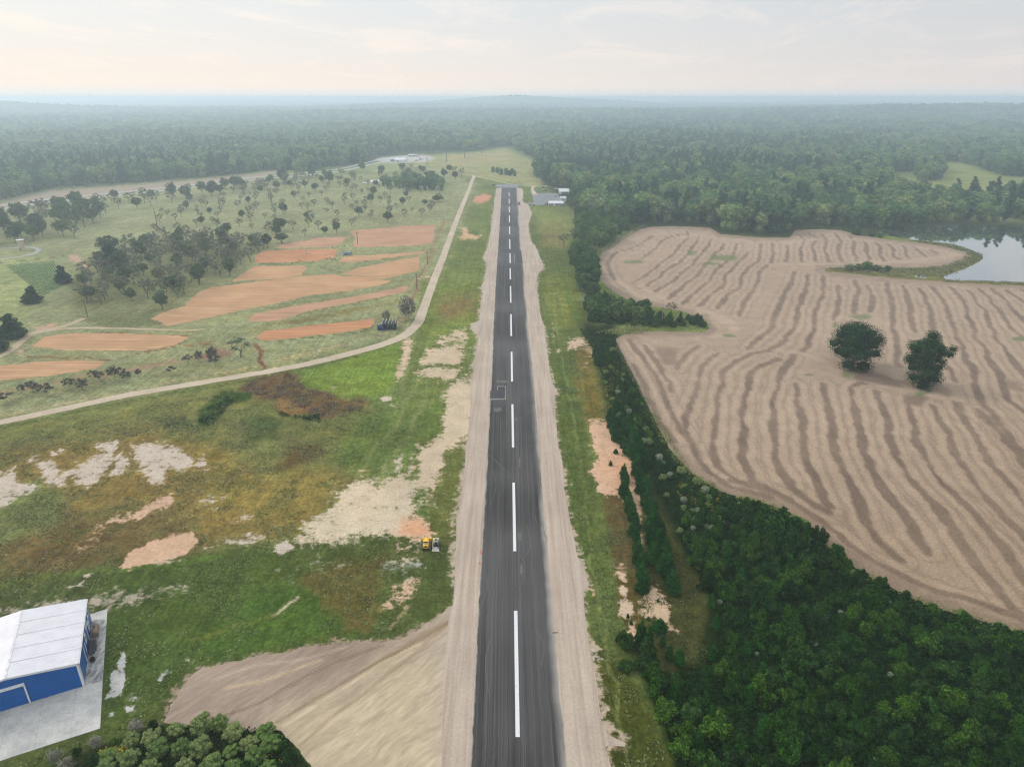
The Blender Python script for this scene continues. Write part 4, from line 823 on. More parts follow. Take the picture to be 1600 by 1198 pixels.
# ------------------------------------------------------------------ render settings
SC.view_settings.view_transform = 'Standard'; SC.view_settings.look = 'None'; SC.view_settings.exposure = 0; SC.view_settings.gamma = 1
cy = SC.cycles; cy.max_bounces = 6; cy.diffuse_bounces = 2; cy.glossy_bounces = 2; cy.transmission_bounces = 2; cy.volume_bounces = 4; cy.transparent_max_bounces = 6
cy.use_denoising = True; cy.use_adaptive_sampling = True; cy.adaptive_threshold = .008; cy.sample_clamp_indirect = 3; cy.filter_width = 1.25
try: cy.denoiser = 'OPENIMAGEDENOISE'; cy.denoising_prefilter = 'NONE'; cy.denoising_input_passes = 'RGB_ALBEDO_NORMAL'
except Exception: pass
# ------------------------------------------------------------------ plants
def ico(sub=1):
    bm = bmesh.new(); bmesh.ops.create_icosphere(bm, subdivisions=sub, radius=1); V = np.array([v.co[:] for v in bm.verts]); F = np.array([[v.index for v in f.verts] for f in bm.faces]); bm.free(); return V, F
ICO = ico(1); ICO2 = ico(2)
def crown_mesh(name, lobes, n, leaf, mats, seed, core=.78, up=.25, flat=.0, stretch=1.0, lo=.82, hi=1.08, needle=False):
    g = np.random.default_rng(seed); L = np.array(lobes, float); c = L[:, :3]; r = L[:, 3:6]
    V = []; F3 = []; o = 0
    if core > 0:
        for i in range(len(L)):
            v, f = ICO if len(L) > 6 else ICO2
            d = v * (1 + (g.random((len(v), 1)) - .5) * .35); V.append(c[i] + d * r[i] * core); F3.append(f + o); o += len(v)
    area = (r[:, 0] * r[:, 1]) ** .5 * r[:, 2] ** .5; area = area ** 1.6; area /= area.sum()
    pts = []; nor = []; need = n
    k = g.choice(len(L), n * 3, p=area); d = g.normal(size=(n * 3, 3)); d[:, 2] += up; d /= np.linalg.norm(d, axis=1)[:, None]
    p = c[k] + d * r[k] * g.uniform(lo, hi, (n * 3, 1))
    keep = np.ones(n * 3, bool)
    for i in range(len(L)):
        q_ = (((p - c[i]) / (r[i] * .8)) ** 2).sum(1) < 1; keep &= ~(q_ & (k != i))
    p = p[keep][:n]; d = d[keep][:n]; m = len(p)
    nn = d + g.normal(size=(m, 3)) * .55; nn[:, 2] += flat; nn /= np.linalg.norm(nn, axis=1)[:, None]
    t = np.cross(nn, g.normal(size=(m, 3))); t /= np.linalg.norm(t, axis=1)[:, None]; b = np.cross(nn, t)
    s = leaf * g.uniform(.55, 1.3, (m, 1)); a = s * stretch
    if needle: t = d * .7 + np.array([0, 0, .5]) + g.normal(size=(m, 3)) * .35; t /= np.linalg.norm(t, axis=1)[:, None]; b = np.cross(t, g.normal(size=(m, 3))); b /= np.linalg.norm(b, axis=1)[:, None]; a = s * 2.0; s = s * .55
    w = g.uniform(.6, 1.1, (m, 4))
    Q = np.stack([p - t * a * .5 * w[:, :1], p + b * s * .5 * w[:, 1:2] + nn * s * .12, p + t * a * .5 * w[:, 2:3], p - b * s * .5 * w[:, 3:4] - nn * s * .12], 1).reshape(-1, 3)
    V.append(Q); F4 = np.arange(m * 4).reshape(-1, 4) + o
    me = npmesh(name, np.vstack(V), [np.vstack(F3), F4] if F3 else [F4])
    for mt in mats: me.materials.append(mt)
    return me
def mobj(name, me, parent=None):
    o = bpy.data.objects.new(name, me); COL.objects.link(o)
    if parent is not None: o.parent = parent; KIDS.setdefault(parent.name, []).append(o)
    return o
def limbs(mb, g, h0, h, r, nb, spread, r0, tilt=.0, seg=3, n=6):
    """tapered leaning trunk with branches"""
    p = Vector((0, 0, -.3)); rr = r0; pts = [p.copy()]
    for i in range(seg):
        q_ = p + Vector((g.normal() * tilt, g.normal() * tilt, (h0 + .3) / seg)); r2 = rr * .86; mb.tube(p, q_, rr, r2, n); p = q_; rr = r2; pts.append(p.copy())
    for k in range(nb):
        a = k * 2 * math.pi / nb + g.uniform(-.4, .4); l = (h - h0) * g.uniform(.6, .95)
        e = p + Vector((math.cos(a) * spread * g.uniform(.5, 1), math.sin(a) * spread * g.uniform(.5, 1), l)); m_ = p.lerp(e, .45) + Vector((0, 0, -l * .08)); m_ += Vector((math.cos(a), math.sin(a), 0)) * spread * .12
        mb.tube(p - Vector((0, 0, h0 * .1 * (k % 3))), m_, rr * .6, rr * .38, 5); mb.tube(m_, e, rr * .38, rr * .1, 5)
        for j in range(2):
            a2 = a + g.uniform(-.9, .9); mb.tube(m_, m_ + Vector((math.cos(a2) * spread * .4, math.sin(a2) * spread * .4, l * .35)), rr * .25, rr * .06, 4)
def lobes_round(g, n, R_, z0, z1, sz, sq=.8, ecc=1.0):
    """lobes spread over an ellipsoid between z0 and z1"""
    out = [(0, 0, (z0 + z1) / 2, R_ * .7, R_ * .7, (z1 - z0) * .4)]
    H = (z1 - z0) / 2; zc = (z0 + z1) / 2
    for i in range(n):
        t = (i + .5) / n; ph = i * 2.39996 + g.uniform(-.3, .3); u = 1 - 1.75 * t; s = math.sqrt(max(0, 1 - u * u))
        k = g.uniform(.62, .86); l = sz * g.uniform(.7, 1.25)
        out.append((R_ * k * s * math.cos(ph) * ecc, R_ * k * s * math.sin(ph), zc + H * u * k, l, l, l * sq))
    return out
GR = lambda r, g_, b: (r, g_, b)
M_FOREST = leaf_mat('mixed_wood_foliage', [(0.03, 0.078, 0.042), (0.066, 0.1425, 0.051), (0.15, 0.2325, 0.075), (0.042, 0.099, 0.048), (0.2025, 0.2475, 0.09), (0.084, 0.165, 0.063), (0.027, 0.066, 0.039), (0.1425, 0.1875, 0.087), (0.108, 0.1875, 0.06), (0.036, 0.087, 0.045)], island=.45)
M_PINEF = leaf_mat('tall_pine_foliage', [(0.0252, 0.0672, 0.0364), (0.0364, 0.084, 0.0392), (0.0224, 0.056, 0.0308)], island=.4)
M_OAK = leaf_mat('dark_oak_foliage', [(.014, .040, .012), (.018, .050, .014)], island=.45)
M_DARK = leaf_mat('evergreen_foliage', [(.017, .042, .024), (.024, .052, .028)], island=.4)
M_PECAN = leaf_mat('thin_orchard_foliage', [(.14, .14, .105), (.10, .125, .070), (.13, .125, .10), (.08, .115, .055), (.16, .15, .12)], island=.35)
M_PECG = leaf_mat('green_orchard_foliage', [(.045, .080, .034), (.075, .11, .042), (.030, .056, .028)], island=.4)
M_PINE = leaf_mat('young_pine_needles', [(0.0156, 0.0715, 0.013), (0.0286, 0.1066, 0.0156), (0.0156, 0.0585, 0.0143)], island=.5)
M_SHRUB = leaf_mat('thicket_leaves', [(0.0147, 0.0419, 0.0073), (0.0294, 0.0813, 0.0095), (0.0162, 0.0493, 0.0105), (0.05, 0.1109, 0.0126), (0.0132, 0.0345, 0.0084), (0.0323, 0.0739, 0.0168), (0.0176, 0.0517, 0.0095)], island=.75)
M_BACC = leaf_mat('pale_bush_leaves', [(.16, .23, .065), (.12, .20, .05), (.22, .27, .10), (.08, .15, .04)], island=.35)
M_BACF = leaf_mat('bush_white_bloom', [(.26, .29, .21), (.20, .24, .15)], island=.3)
M_BELT = leaf_mat('hedgerow_leaves', [(0.0324, 0.081, 0.0203), (0.0607, 0.1215, 0.027), (0.1148, 0.1553, 0.0486), (0.027, 0.0675, 0.0189)], island=.45)
M_YEL = leaf_mat('goldenrod_bloom', [(.42, .34, .03), (.36, .30, .04)], island=.35)
M_GREY = leaf_mat('bare_twiggy_bush', [(.21, .20, .16), (.19, .19, .14)], island=.35)
M_BARK = bark_mat('grey_bark', (.11, .095, .08)); M_BARKP = bark_mat('pale_bark', (.30, .27, .24))
# ---- tree makers: each returns an Empty with trunk and crown
def make_tree(name, cat, label, lobes, n, leaf, mat, seed, h0, H, br, r0, bark=M_BARK, nb=5, group=None, **k):
    g = np.random.default_rng(seed); t = empty(name); tag(t, label, cat, group)
    mb = MB(); limbs(mb, g, h0, H * .9, 1, nb, br, r0, tilt=.15)
    tr = mb.build('trunk', bark, t, smooth=True)
    cr = mobj('crown', crown_mesh('crown', lobes, n, leaf, [mat], seed, **k), t)
    return t
PROTO = {}
def proto(key, *a, **k):
    t = make_tree(*a, **k); PROTO[key] = [t, False]; return t
def place(key, x, y, sc=1, rz=None, label=None, group=None, z=None):
    src, used = PROTO[key]; rz = float(RNG.uniform(0, 6.28)) if rz is None else rz; z = float(hills(np.array(float(x)), np.array(float(y)))) if z is None else z
    if not used:
        PROTO[key][1] = True; src.location = (x, y, z); src.rotation_euler = (0, 0, rz); src.scale = (sc,) * 3 if np.isscalar(sc) else sc
        if label: src['label'] = label
        if group: src['group'] = group
        return src
    return copy_tree(src, (x, y, z), rz, sc, label, group)
g = np.random.default_rng(5)
# unit sizes in metres
for i in range(5):
    H = [21, 23, 19, 22, 20][i]; l = lobes_round(g, 14, [7.4, 8.2, 6.4, 7.6, 7.0][i], 7 if i else 5, H, 3.0, .8)
    l += [(g.uniform(-3, 3), g.uniform(-3, 3), 4.5, 3.4, 3.4, 4.5) for _ in range(3)]
    proto('wood%d' % i, 'forest_tree', 'tree', 'tree', l, 1500, 1.05, M_FOREST, 20 + i, 6, H, 3, .4)
for i in range(2):
    H = 27; l = [(g.uniform(-1.2, 1.2), g.uniform(-1.2, 1.2), H - 2 - k * 2.1, 1.5 + k * .42 + g.uniform(-.4, .4), 1.5 + k * .42 + g.uniform(-.4, .4), 1.3) for k in range(8)]
    l += [(g.uniform(-2, 2), g.uniform(-2, 2), 6, 2.6, 2.6, 5)]
    proto('fpine%d' % i, 'pine_tree', 'tree', 'tree', l, 1300, .95, M_PINEF, 30 + i, 12, H, 2, .35, nb=4)
# field oaks: two of their own
PTS_OAK = []
# orchard trees: thin, branchy
for i in range(4):
    H = 11; l = lobes_round(g, 9 + i, 4.2, 3.5, H, 1.35, .7)[1:]
    proto('pecan%d' % i, 'pecan_tree', 'tree', 'tree', l, 520, .62, M_PECAN, 40 + i, 3, H, 3.2, .3, nb=6, core=.0, lo=.2, hi=1.15)
for i in range(3):
    H = 12; l = lobes_round(g, 11, 4.6, 2.8, H, 1.9, .8)
    proto('green%d' % i, 'shade_tree', 'tree', 'tree', l, 1100, .75, M_PECG, 50 + i, 2.6, H, 3, .35, nb=5, core=.6)
for i in range(2):
    H = 14; l = [(g.uniform(-.8, .8), g.uniform(-.8, .8), 1.9 + k * 1.45, 5.2 - k * .52 + g.uniform(-.5, .5), 5.2 - k * .52 + g.uniform(-.5, .5), 1.5) for k in range(8)]
    proto('dark%d' % i, 'evergreen_tree', 'tree', 'tree', l, 2200, .75, M_DARK, 60 + i, 2, H, 1, .4, nb=3, core=.85)
for i in range(3):
    H = 5; l = lobes_round(g, 9, 2.6, 1.9, H, .95, .6)[1:] if i < 2 else lobes_round(g, 9, 2.3, 1.2, H, 1.1, .8)[1:]
    proto('small%d' % i, 'small_tree', 'tree', 'tree', l, 520, .42, leaf_mat('dusty_leaves', [(.085, .088, .066), (.10, .10, .085), (.060, .070, .045)], island=.4) if i == 0 else bpy.data.materials['dusty_leaves'], 70 + i, 1.5, H, 2, .16, bark=M_BARKP, nb=6, core=.45, lo=.5)
for i in range(3):
    H = 6; l = []
    for k in range(7):
        z = .7 + k * .75; rr = 1.55 * (1 - k / 8) ** .8 * g.uniform(.85, 1.15)
        for j in range(4 if k < 5 else 1): a = j * 1.57 + k * .8; l.append((math.cos(a) * rr * .5, math.sin(a) * rr * .5, z + g.uniform(-.2, .2), rr * .55 + .2, rr * .55 + .2, .6))
    proto('pine%d' % i, 'young_pine', 'tree', 'tree', l, 1500, .3, M_PINE, 80 + i, 1, H * .7, .5, .1, nb=2, core=.7, needle=True)
for i in range(3):
    H = 11; l = lobes_round(g, 13, 3.9, 1.0, H, 1.75, .85); l += [(g.uniform(-2, 2), g.uniform(-2, 2), 1.6, 2, 2, 1.8) for _ in range(3)]
    proto('belt%d' % i, 'hedgerow_tree', 'tree', 'tree', l, 2000, .62, M_BELT, 90 + i, 2, H, 2, .25, core=.78)
def bush_proto(key, name, label, lobes, n, leaf, mat, seed, **k):
    me = crown_mesh(name, lobes, n, leaf, [mat], seed, **k); o = bpy.data.objects.new(name, me); COL.objects.link(o); tag(o, label, 'bush'); PROTO[key] = [o, False]; return o
for i in range(5):
    l = []
    for k in range(14): a = g.uniform(0, 6.28); r_ = g.uniform(.1, 1.9); h = g.uniform(.9, 3.8) * (1.1 - r_ / 3.2); l.append((math.cos(a) * r_, math.sin(a) * r_, h * .72, g.uniform(.35, .75), g.uniform(.35, .75), h * .4))
    bush_proto('shrub%d' % i, 'thicket_shrub', 'shrub', l, 2400, .26, M_SHRUB, 100 + i, core=.62, up=.6, hi=1.6, lo=.7, stretch=2.0)
for i in range(3):
    l = []
    for k in range(20): a = k * 2.4 + g.uniform(-.4, .4); r_ = 1.9 * math.sqrt((k + .5) / 20) * g.uniform(.8, 1.15); z = .9 + 1.6 * (1 - (r_ / 2.2) ** 2) + g.uniform(-.45, .55); s_ = g.uniform(.3, .62); l.append((math.cos(a) * r_, math.sin(a) * r_, z, s_, s_, s_ * .85))
    l.append((0, 0, .8, 1.4, 1.4, .8))
    bush_proto('bacc%d' % i, 'groundsel_bush', 'bush', l, 3200, .2, M_BACC, 110 + i, core=.8, up=.6, hi=1.22, lo=.8)
l = [(math.cos(k * 2.4) * .95 * math.sqrt(k / 12), math.sin(k * 2.4) * .95 * math.sqrt(k / 12), 1.3 + .6 * (1 - k / 12), .45, .45, .35) for k in range(12)] + [(0, 0, .7, 1.0, 1.0, .7)]
bush_proto('bloom', 'flowering_bush', 'bush', l, 1500, .18, M_BACF, 120, core=.85, up=.6)
l = lobes_round(g, 12, 2.4, .3, 6, 1.3, .9)
bush_proto('twig', 'bare_bush', 'bush', l, 1500, .34, M_GREY, 121, core=0, lo=.1, hi=1.2, stretch=1.8)
# ---- two oaks alone in the stubble field
def oak(px, base, top, w, seed, label, low, ecc, bulges):
    H = Hof(px, base, top); Rr = Wof(px, base, w) / 2; gg = np.random.default_rng(seed)
    l = lobes_round(gg, 34, Rr * .92, low, H * .99, Rr * .27, .75, ecc)
    l = [(a, b, c_, d_ * (.62 if i == 0 else 1), e_ * (.62 if i == 0 else 1), f_ * (.8 if i == 0 else 1)) for i, (a, b, c_, d_, e_, f_) in enumerate(l)]
    l += [(Rr * a, Rr * b, H * c_, Rr * d_, Rr * d_, Rr * d_ * .8) for a, b, c_, d_ in bulges]
    t = make_tree('field_oak', 'tree', label, l, 15000, .46, M_OAK, seed, 2.6, H, Rr * .6, .6, core=.74, hi=1.3, nb=7); x, y = G(px, base); t.location = (float(x), float(y), 0)
    return t
oak(1331, 572, 503, 80, 201, 'broad dark oak standing alone in the stubble field', 1.2, 1.0, [(-.85, 0, .52, .25), (.8, 0, .6, .25), (.2, -.4, .1, .35), (-.35, -.4, .12, .3), (-.6, 0, .85, .2)])
oak(1438, 603, 522, 64, 202, 'ragged dark oak with a gap in its crown and a limb out to one side', 1.0, 1.0, [(1.0, 0, .62, .25), (1.12, 0, .72, .2), (-.1, -.3, .08, .4), (.3, -.3, .2, .42), (-.45, 0, .18, .34), (-.8, 0, .78, .28), (.0, 0, .97, .3)])
# ---- evergreens on the left, one by one
def single(key, px, base, top, w, label, group=None, H0=None, W0=None, rz=None):
    H = Hof(px, base, top); W_ = Wof(px, base, w); x, y = G(px, base)
    return place(key, float(x), float(y), (W_ / W0, W_ / W0, H / H0), rz, label, group, z=0)
for a in [(20, 528, 487, 40, 'dark cone-shaped evergreen at the fork of the dirt track'), (-4, 548, 516, 34, 'dark evergreen cut by the picture edge below the track fork'),
          (52, 473, 445, 29, 'dark evergreen on the lower corner of the striped plot'), (100, 442, 412, 24, 'small dark evergreen on the upper corner of the striped plot'),
          (178, 415, 378, 38, 'broadest dark evergreen in front of the thin orchard')]:
    single('dark%d' % (a[0] // 4 % 2), *a[:4], a[4], 'evergreens around the striped plot', H0=14.5, W0=10.5)
single('green0', 173, 400, 365, 34, 'tall rounded tree behind the broad dark evergreen', H0=12.5, W0=10)
single('green1', 508, 366, 353, 13, 'small round dark tree above the end of the pinkish plowed plot', H0=12.5, W0=10)
single('green2', 418, 388, 364, 19, 'dark round tree at the upper corner of the plowed plots', H0=12.5, W0=10)
single('green0', 441, 380, 363, 22, 'pale green tree beside the dark round tree above the plots', H0=12.5, W0=10)
single('green1', 438, 362, 339, 26, 'large green tree in the orchard above the plowed plots', H0=12.5, W0=10)
single('green2', 606, 347, 330, 18, 'dense tree above the widest pinkish plowed plot', H0=12.5, W0=10)
single('green0', 684, 316, 304, 17, 'round green tree at the corner of the orchard by the dirt road', H0=12.5, W0=10)
single('green1', 664, 321, 311, 9, 'small dark tree at the orchard corner', H0=12.5, W0=10)
single('pecan0', 376, 558, 524, 38, 'largest grey-green tree between the gully and the dirt road', H0=11.5, W0=9)
single('small2', 332, 563, 540, 22, 'dark topped small tree beside the largest grey-green tree', H0=5.3, W0=5.5)
single('small1', 337, 573, 551, 22, 'thin grey tree in front of the dark topped small tree', H0=5.3, W0=5.5)
single('twig', 638, 500, 461, 30, 'bare grey bush beside the blue steel rack', H0=6.6, W0=6)
single('twig', 604, 503, 484, 16, 'smaller bare grey bush behind the blue steel rack', H0=6.6, W0=6)
SM = [(11, 628, 612, 24), (35, 616, 600, 14), (52, 612, 594, 24), (74, 620, 598, 28), (110, 607, 590, 22), (130, 609, 591, 24), (147, 594, 578, 16), (158, 597, 579, 18), (178, 593, 571, 20), (190, 592, 573, 18), (199, 596, 579, 18), (217, 589, 575, 12), (269, 585, 571, 16), (294, 569, 554, 16), (312, 566, 547, 16)]
for i, a in enumerate(SM): single('small%d' % (i % 3), *a, 'grey-leaved small tree in the row above the dirt road', 'small trees along the dirt road', H0=5.3, W0=5.5)
# ---- filling areas with individuals
def fill(poly, sep, n, seed, jit=.35, tries=40):
    """points inside a photo polygon, kept sep metres apart"""
    gg = np.random.default_rng(seed); xs, ys = zip(*poly); xw, yw = G(np.array(xs), np.array(ys)); x0, x1, y0, y1 = xw.min(), xw.max(), yw.min(), yw.max()
    out = []; cell = {}
    T = int(n * tries)
    X = gg.uniform(x0, x1, T); Y = gg.uniform(y0, y1, T); px, py = P(X, Y); ok = inside(poly, px, py)
    for x, y in zip(X[ok], Y[ok]):
        k = (int(x // sep), int(y // sep)); bad = False
        for a in (-1, 0, 1):
            for b in (-1, 0, 1):
                for (u, v) in cell.get((k[0] + a, k[1] + b), ()):
                    if (u - x) ** 2 + (v - y) ** 2 < sep * sep: bad = True
        if bad: continue
        cell.setdefault(k, []).append((x, y)); out.append((x, y))
        if len(out) >= n: break
    return out
def scatter(keys, pts, smin, smax, label, group, seed=1, zs=(0.85, 1.15)):
    gg = np.random.default_rng(seed)
    for x, y in pts:
        s = gg.uniform(smin, smax); place(keys[gg.integers(len(keys))], x, y, (s, s, s * gg.uniform(*zs)), None, label, group)
PEC = ['pecan0', 'pecan1', 'pecan2', 'pecan3']; GRN = ['green0', 'green1', 'green2']
OR1 = [(250, 330), (330, 300), (430, 285), (560, 282), (600, 292), (700, 300), (695, 322), (660, 342), (560, 350), (530, 365), (440, 378), (400, 378), (330, 375), (240, 368)]
scatter(PEC, fill(OR1, 15, 150, 1), .6, 1.0, 'thin greyish pecan tree standing in the open orchard grass', 'thin trees of the open orchard', 2)
scatter(GRN, fill(OR1, 40, 26, 3), .6, 1.0, 'fuller green tree among the thin orchard trees', 'fuller green trees of the open orchard', 4)
OR2 = [(118, 470), (140, 420), (190, 395), (260, 372), (400, 380), (428, 385), (410, 395), (392, 412), (365, 430), (320, 442), (300, 452), (290, 470), (255, 485), (220, 488), (200, 470), (140, 480)]
scatter(PEC, fill(OR2, 9, 105, 5), .8, 1.3, 'grey twiggy tree in the crowded grove above the plowed plots', 'grey trees of the crowded grove', 6)
scatter(GRN, fill(OR2, 19, 34, 7), .7, 1.15, 'green leafy tree in the crowded grove above the plowed plots', 'green trees of the crowded grove', 8)
OR3 = [(-60, 380), (0, 345), (60, 330), (150, 322), (160, 345), (120, 372), (60, 378), (20, 385)]
scatter(GRN + PEC[:2], fill(OR3, 13, 46, 9), 1.0, 1.7, 'hazy dull green tree in the grove behind the drive loop', 'trees of the grove behind the drive loop', 10)
OR4 = [(60, 332), (170, 312), (300, 298), (420, 285), (470, 276), (560, 275), (560, 288), (400, 300), (250, 322), (100, 345)]
scatter(GRN + PEC, fill(OR4, 17, 70, 11), .9, 1.5, 'hazy tree in the loose belt along the highway', 'trees along the highway', 12)
OR5 = [(560, 268), (620, 262), (720, 272), (728, 284), (700, 290), (600, 280)]
scatter(GRN + PEC, fill(OR5, 26, 22, 13), .8, 1.3, 'hazy tree near the far bend of the dirt road', 'trees near the far bend', 14)
GV = [(596, 290), (640, 283), (686, 286), (694, 292), (688, 299), (650, 297), (600, 293)]
scatter(['wood3', 'wood4'], fill(GV, 11, 42, 15), .55, .7, 'dark round tree packed in the small grove inside the orchard', 'dark grove inside the orchard', 16)
scatter(['green0', 'belt0'], fill([(770, 269), (800, 272), (808, 276), (778, 274)], 9, 12, 17), .7, .9, 'grey green tree in the short row beyond the runway end', 'short row beyond the runway end', 18)
# hedgerow right of the runway
BELT = [(898, 345), (925, 345), (985, 358), (962, 374), (940, 388), (928, 402), (928, 425), (935, 452), (915, 458), (903, 440), (893, 405), (905, 380)]
scatter(['belt0', 'belt1', 'belt2'], fill(BELT, 6.6, 70, 19), .85, 1.4, 'leafy tree in the hedgerow between runway verge and stubble field', 'hedgerow trees by the runway', 20)
single('belt1', 918, 452, 404, 46, 'large round dark tree at the end of the hedgerow', H0=12, W0=9)
single('pecan1', 881, 386, 362, 18, 'dull grey-green bushy tree out on the mown verge', H0=11.5, W0=9)
single('pecan2', 897, 377, 353, 16, 'dull tree between the verge bush and the hedgerow', H0=11.5, W0=9)
single('belt2', 925, 478, 437, 24, 'yellowish green tree just below the large round hedgerow tree', H0=12, W0=9)
LOBE = [(912, 475), (930, 462), (955, 470), (1000, 488), (1050, 497), (1092, 504), (1098, 512), (1040, 512), (1000, 511), (950, 508), (922, 502)]
scatter(['belt0', 'belt1', 'belt2'], fill([(918, 485), (960, 478), (1010, 494), (1010, 505), (930, 502)], 5.5, 34, 21), .55, .95, 'leafy small tree in the tongue of scrub that juts into the field', 'scrub tongue trees', 22)
scatter(['shrub0', 'shrub1', 'shrub3'], fill(LOBE, 4.6, 60, 23), .9, 1.35, 'dark shrub in the tongue of scrub that juts into the field', 'scrub tongue shrubs', 24)
for a in [(1190, 835, 'shrub3', 2.0), (1212, 838, 'shrub0', 2.3), (1235, 848, 'shrub4', 2.1), (1255, 862, 'shrub1', 1.8), (1205, 860, 'shrub2', 2.0), (1168, 838, 'shrub1', 1.6), (1228, 870, 'shrub3', 1.9), (1180, 866, 'shrub4', 1.7), (1275, 885, 'shrub0', 1.5)]:
    x, y = G(a[0], a[1]); place(a[2], float(x), float(y), a[3], None, 'tall leafy shrub crowded at the tip of the thicket by the field', 'tall shrubs at the thicket tip')
# shrubs on the dyke beside the pond
for a in [(1327, 423, 412, 16), (1341, 422, 411, 15), (1354, 421, 407, 18), (1370, 423, 413, 16), (1386, 424, 414, 12)]: single('belt%d' % (a[0] % 3), *a, 'bright green bush on the grassy dyke beside the pond', 'bushes on the dyke', H0=12, W0=9)
for a in [(1338, 367, 352, 16), (1362, 369, 360, 14), (1375, 371, 362, 12)]: single('belt%d' % (a[0] % 3), *a, 'low bush where the field meets the pond', 'bushes at the pond corner', H0=12, W0=9)
# young pines in rows on the right verge
gg = np.random.default_rng(31)
ROWS = [([(973, 738), (975, 765), (982, 790), (988, 815), (996, 845), (1000, 875), (1003, 905), (1004, 930)], .85, 20),
        ([(950, 655), (962, 685), (985, 712), (1000, 745), (1008, 790), (1015, 830), (1022, 870), (1030, 900)], .95, 30),
        ([(962, 640), (978, 668), (1000, 705), (1012, 740)], .9, 12), ([(1034, 850), (1040, 890), (1050, 930)], 1.0, 8), ([(930, 548), (934, 575)], .9, 4),
        ([(1000, 760), (1020, 800), (1036, 850), (1048, 900), (1044, 880)], .7, 9)]
def ok_px(x, y): return True
for row, s, n in ROWS:
    L_ = [tuple(float(v) for v in G(*p)) for p in row]; L_ = dens(L_, 10); cum = np.concatenate([[0], np.cumsum([math.dist(a, b) for a, b in zip(L_, L_[1:])])])
    for k in range(n):
        t_ = cum[-1] * (k + gg.uniform(.2, .8)) / n; x = np.interp(t_, cum, [a[0] for a in L_]) + gg.normal() * .6; y = np.interp(t_, cum, [a[1] for a in L_])
        place('pine%d' % gg.integers(3), x, y, s * gg.uniform(.75, 1.2), None, 'young pine in the ragged row between verge and thicket', 'young pines along the verge')
for a in [(1000, 1010, 962, 22, 'tallest young pine in the bare sandy gap'), (1012, 1022, 975, 20, 'young pine just behind the tallest one in the sandy gap'), (1030, 985, 966, 26, 'squat young pine standing in the bare sand'), (1045, 1030, 1003, 14, 'slim young pine right of the bare sandy gap'), (1035, 1008, 990, 10, 'smallest pine beside the slim one'),
          (960, 755, 720, 10, 'tiny pine at the top of the orange sand')][:5]:
    single('pine%d' % (a[0] % 3), *a[:4], a[4], H0=6.3, W0=3.4)
for a in [(954, 727, 718, 6), (962, 708, 700, 8), (971, 700, 694, 6), (981, 965, 957, 5), (986, 975, 968, 6), (1013, 968, 962, 6), (1028, 940, 934, 4)]: single('pine%d' % (a[0] % 3), *a, 'tiny seedling pine on bare sandy ground', 'seedling pines on the sand', H0=6.3, W0=3.4)
# mixed scrub strip beside the field
STRIP = [(938, 560), (958, 548), (985, 600), (1010, 650), (1038, 705), (1075, 745), (1118, 776), (1180, 790), (1200, 815), (1120, 800), (1070, 790), (1040, 750), (1010, 720), (985, 680), (965, 655), (950, 620)]
scatter(['shrub0', 'shrub1', 'shrub4', 'shrub2'], fill(STRIP, 4.0, 50, 41), .6, 1.0, 'dark green shrub in the weedy strip along the stubble field', 'shrubs of the weedy strip', 42)
scatter(['bacc0', 'bacc1', 'bacc2'], fill(STRIP, 7.0, 28, 43), .5, .85, 'pale rounded bush in the weedy strip along the stubble field', 'pale bushes of the weedy strip', 44)
scatter(['bloom'], fill([(955, 600), (985, 640), (1060, 740), (1140, 790), (1060, 790), (1000, 700)], 9, 8, 45), .8, 1.2, 'bush covered in whitish bloom beside the field edge', 'whitish blooming bushes', 46)
for a in [(1110, 790, 'bacc0', .75), (1082, 800, 'bacc1', .65), (1068, 792, 'bacc2', .5), (1085, 812, 'bacc1', .6), (1118, 810, 'bacc2', .75), (1104, 822, 'bacc0', .5), (1090, 800, 'bloom', 1.1), (1112, 826, 'bloom', .9), (1135, 815, 'bacc1', .6), (1062, 828, 'bacc2', .5), (1036, 746, 'bacc1', .7), (1042, 772, 'bacc0', .5)]:
    x, y = G(a[0], a[1] + 4); place(a[2], float(x), float(y), a[3], None, 'pale domed bush at the upper end of the thicket', 'pale domed bushes of the thicket')
# dark thicket, lower right
TH = [(1062, 800), (1120, 805), (1185, 800), (1262, 828), (1290, 860), (1350, 905), (1430, 945), (1500, 968), (1600, 995), (1630, 1010), (1630, 1225), (1110, 1225), (1068, 1190), (1035, 1110), (985, 1060), (955, 1015), (962, 1000), (985, 1010), (1020, 1050), (1060, 1080), (1100, 1080), (1135, 1040), (1140, 1000), (1110, 930), (1075, 860)]
ths = fill(TH, 3.9, 235, 51)
scatter(['shrub%d' % i for i in range(5)], ths, .7, 1.45, 'dark green shrub in the dense thicket beside the field', 'shrubs of the dense thicket', 52, (.6, 1.15))
scatter(['bloom'], fill(TH, 14, 18, 53), .35, .7, 'small bush with white bloom poking out of the dense thicket', 'white blooms in the thicket', 54)
scatter(['pine0', 'pine1', 'pine2'], fill([(1035, 1090), (1100, 950), (1130, 880), (1200, 900), (1200, 1200), (1080, 1198)], 7, 30, 55), .6, .95, 'bright green young pine rising out of the thicket', 'young pines in the thicket', 56)
scatter(['shrub3', 'bacc2'], fill([(1255, 835), (1300, 862), (1400, 925), (1500, 960), (1600, 985), (1600, 998), (1400, 945), (1290, 875)], 5, 24, 57), .5, .8, 'yellow-green bush on the rim of the thicket against the stubble', 'rim bushes of the thicket', 58)
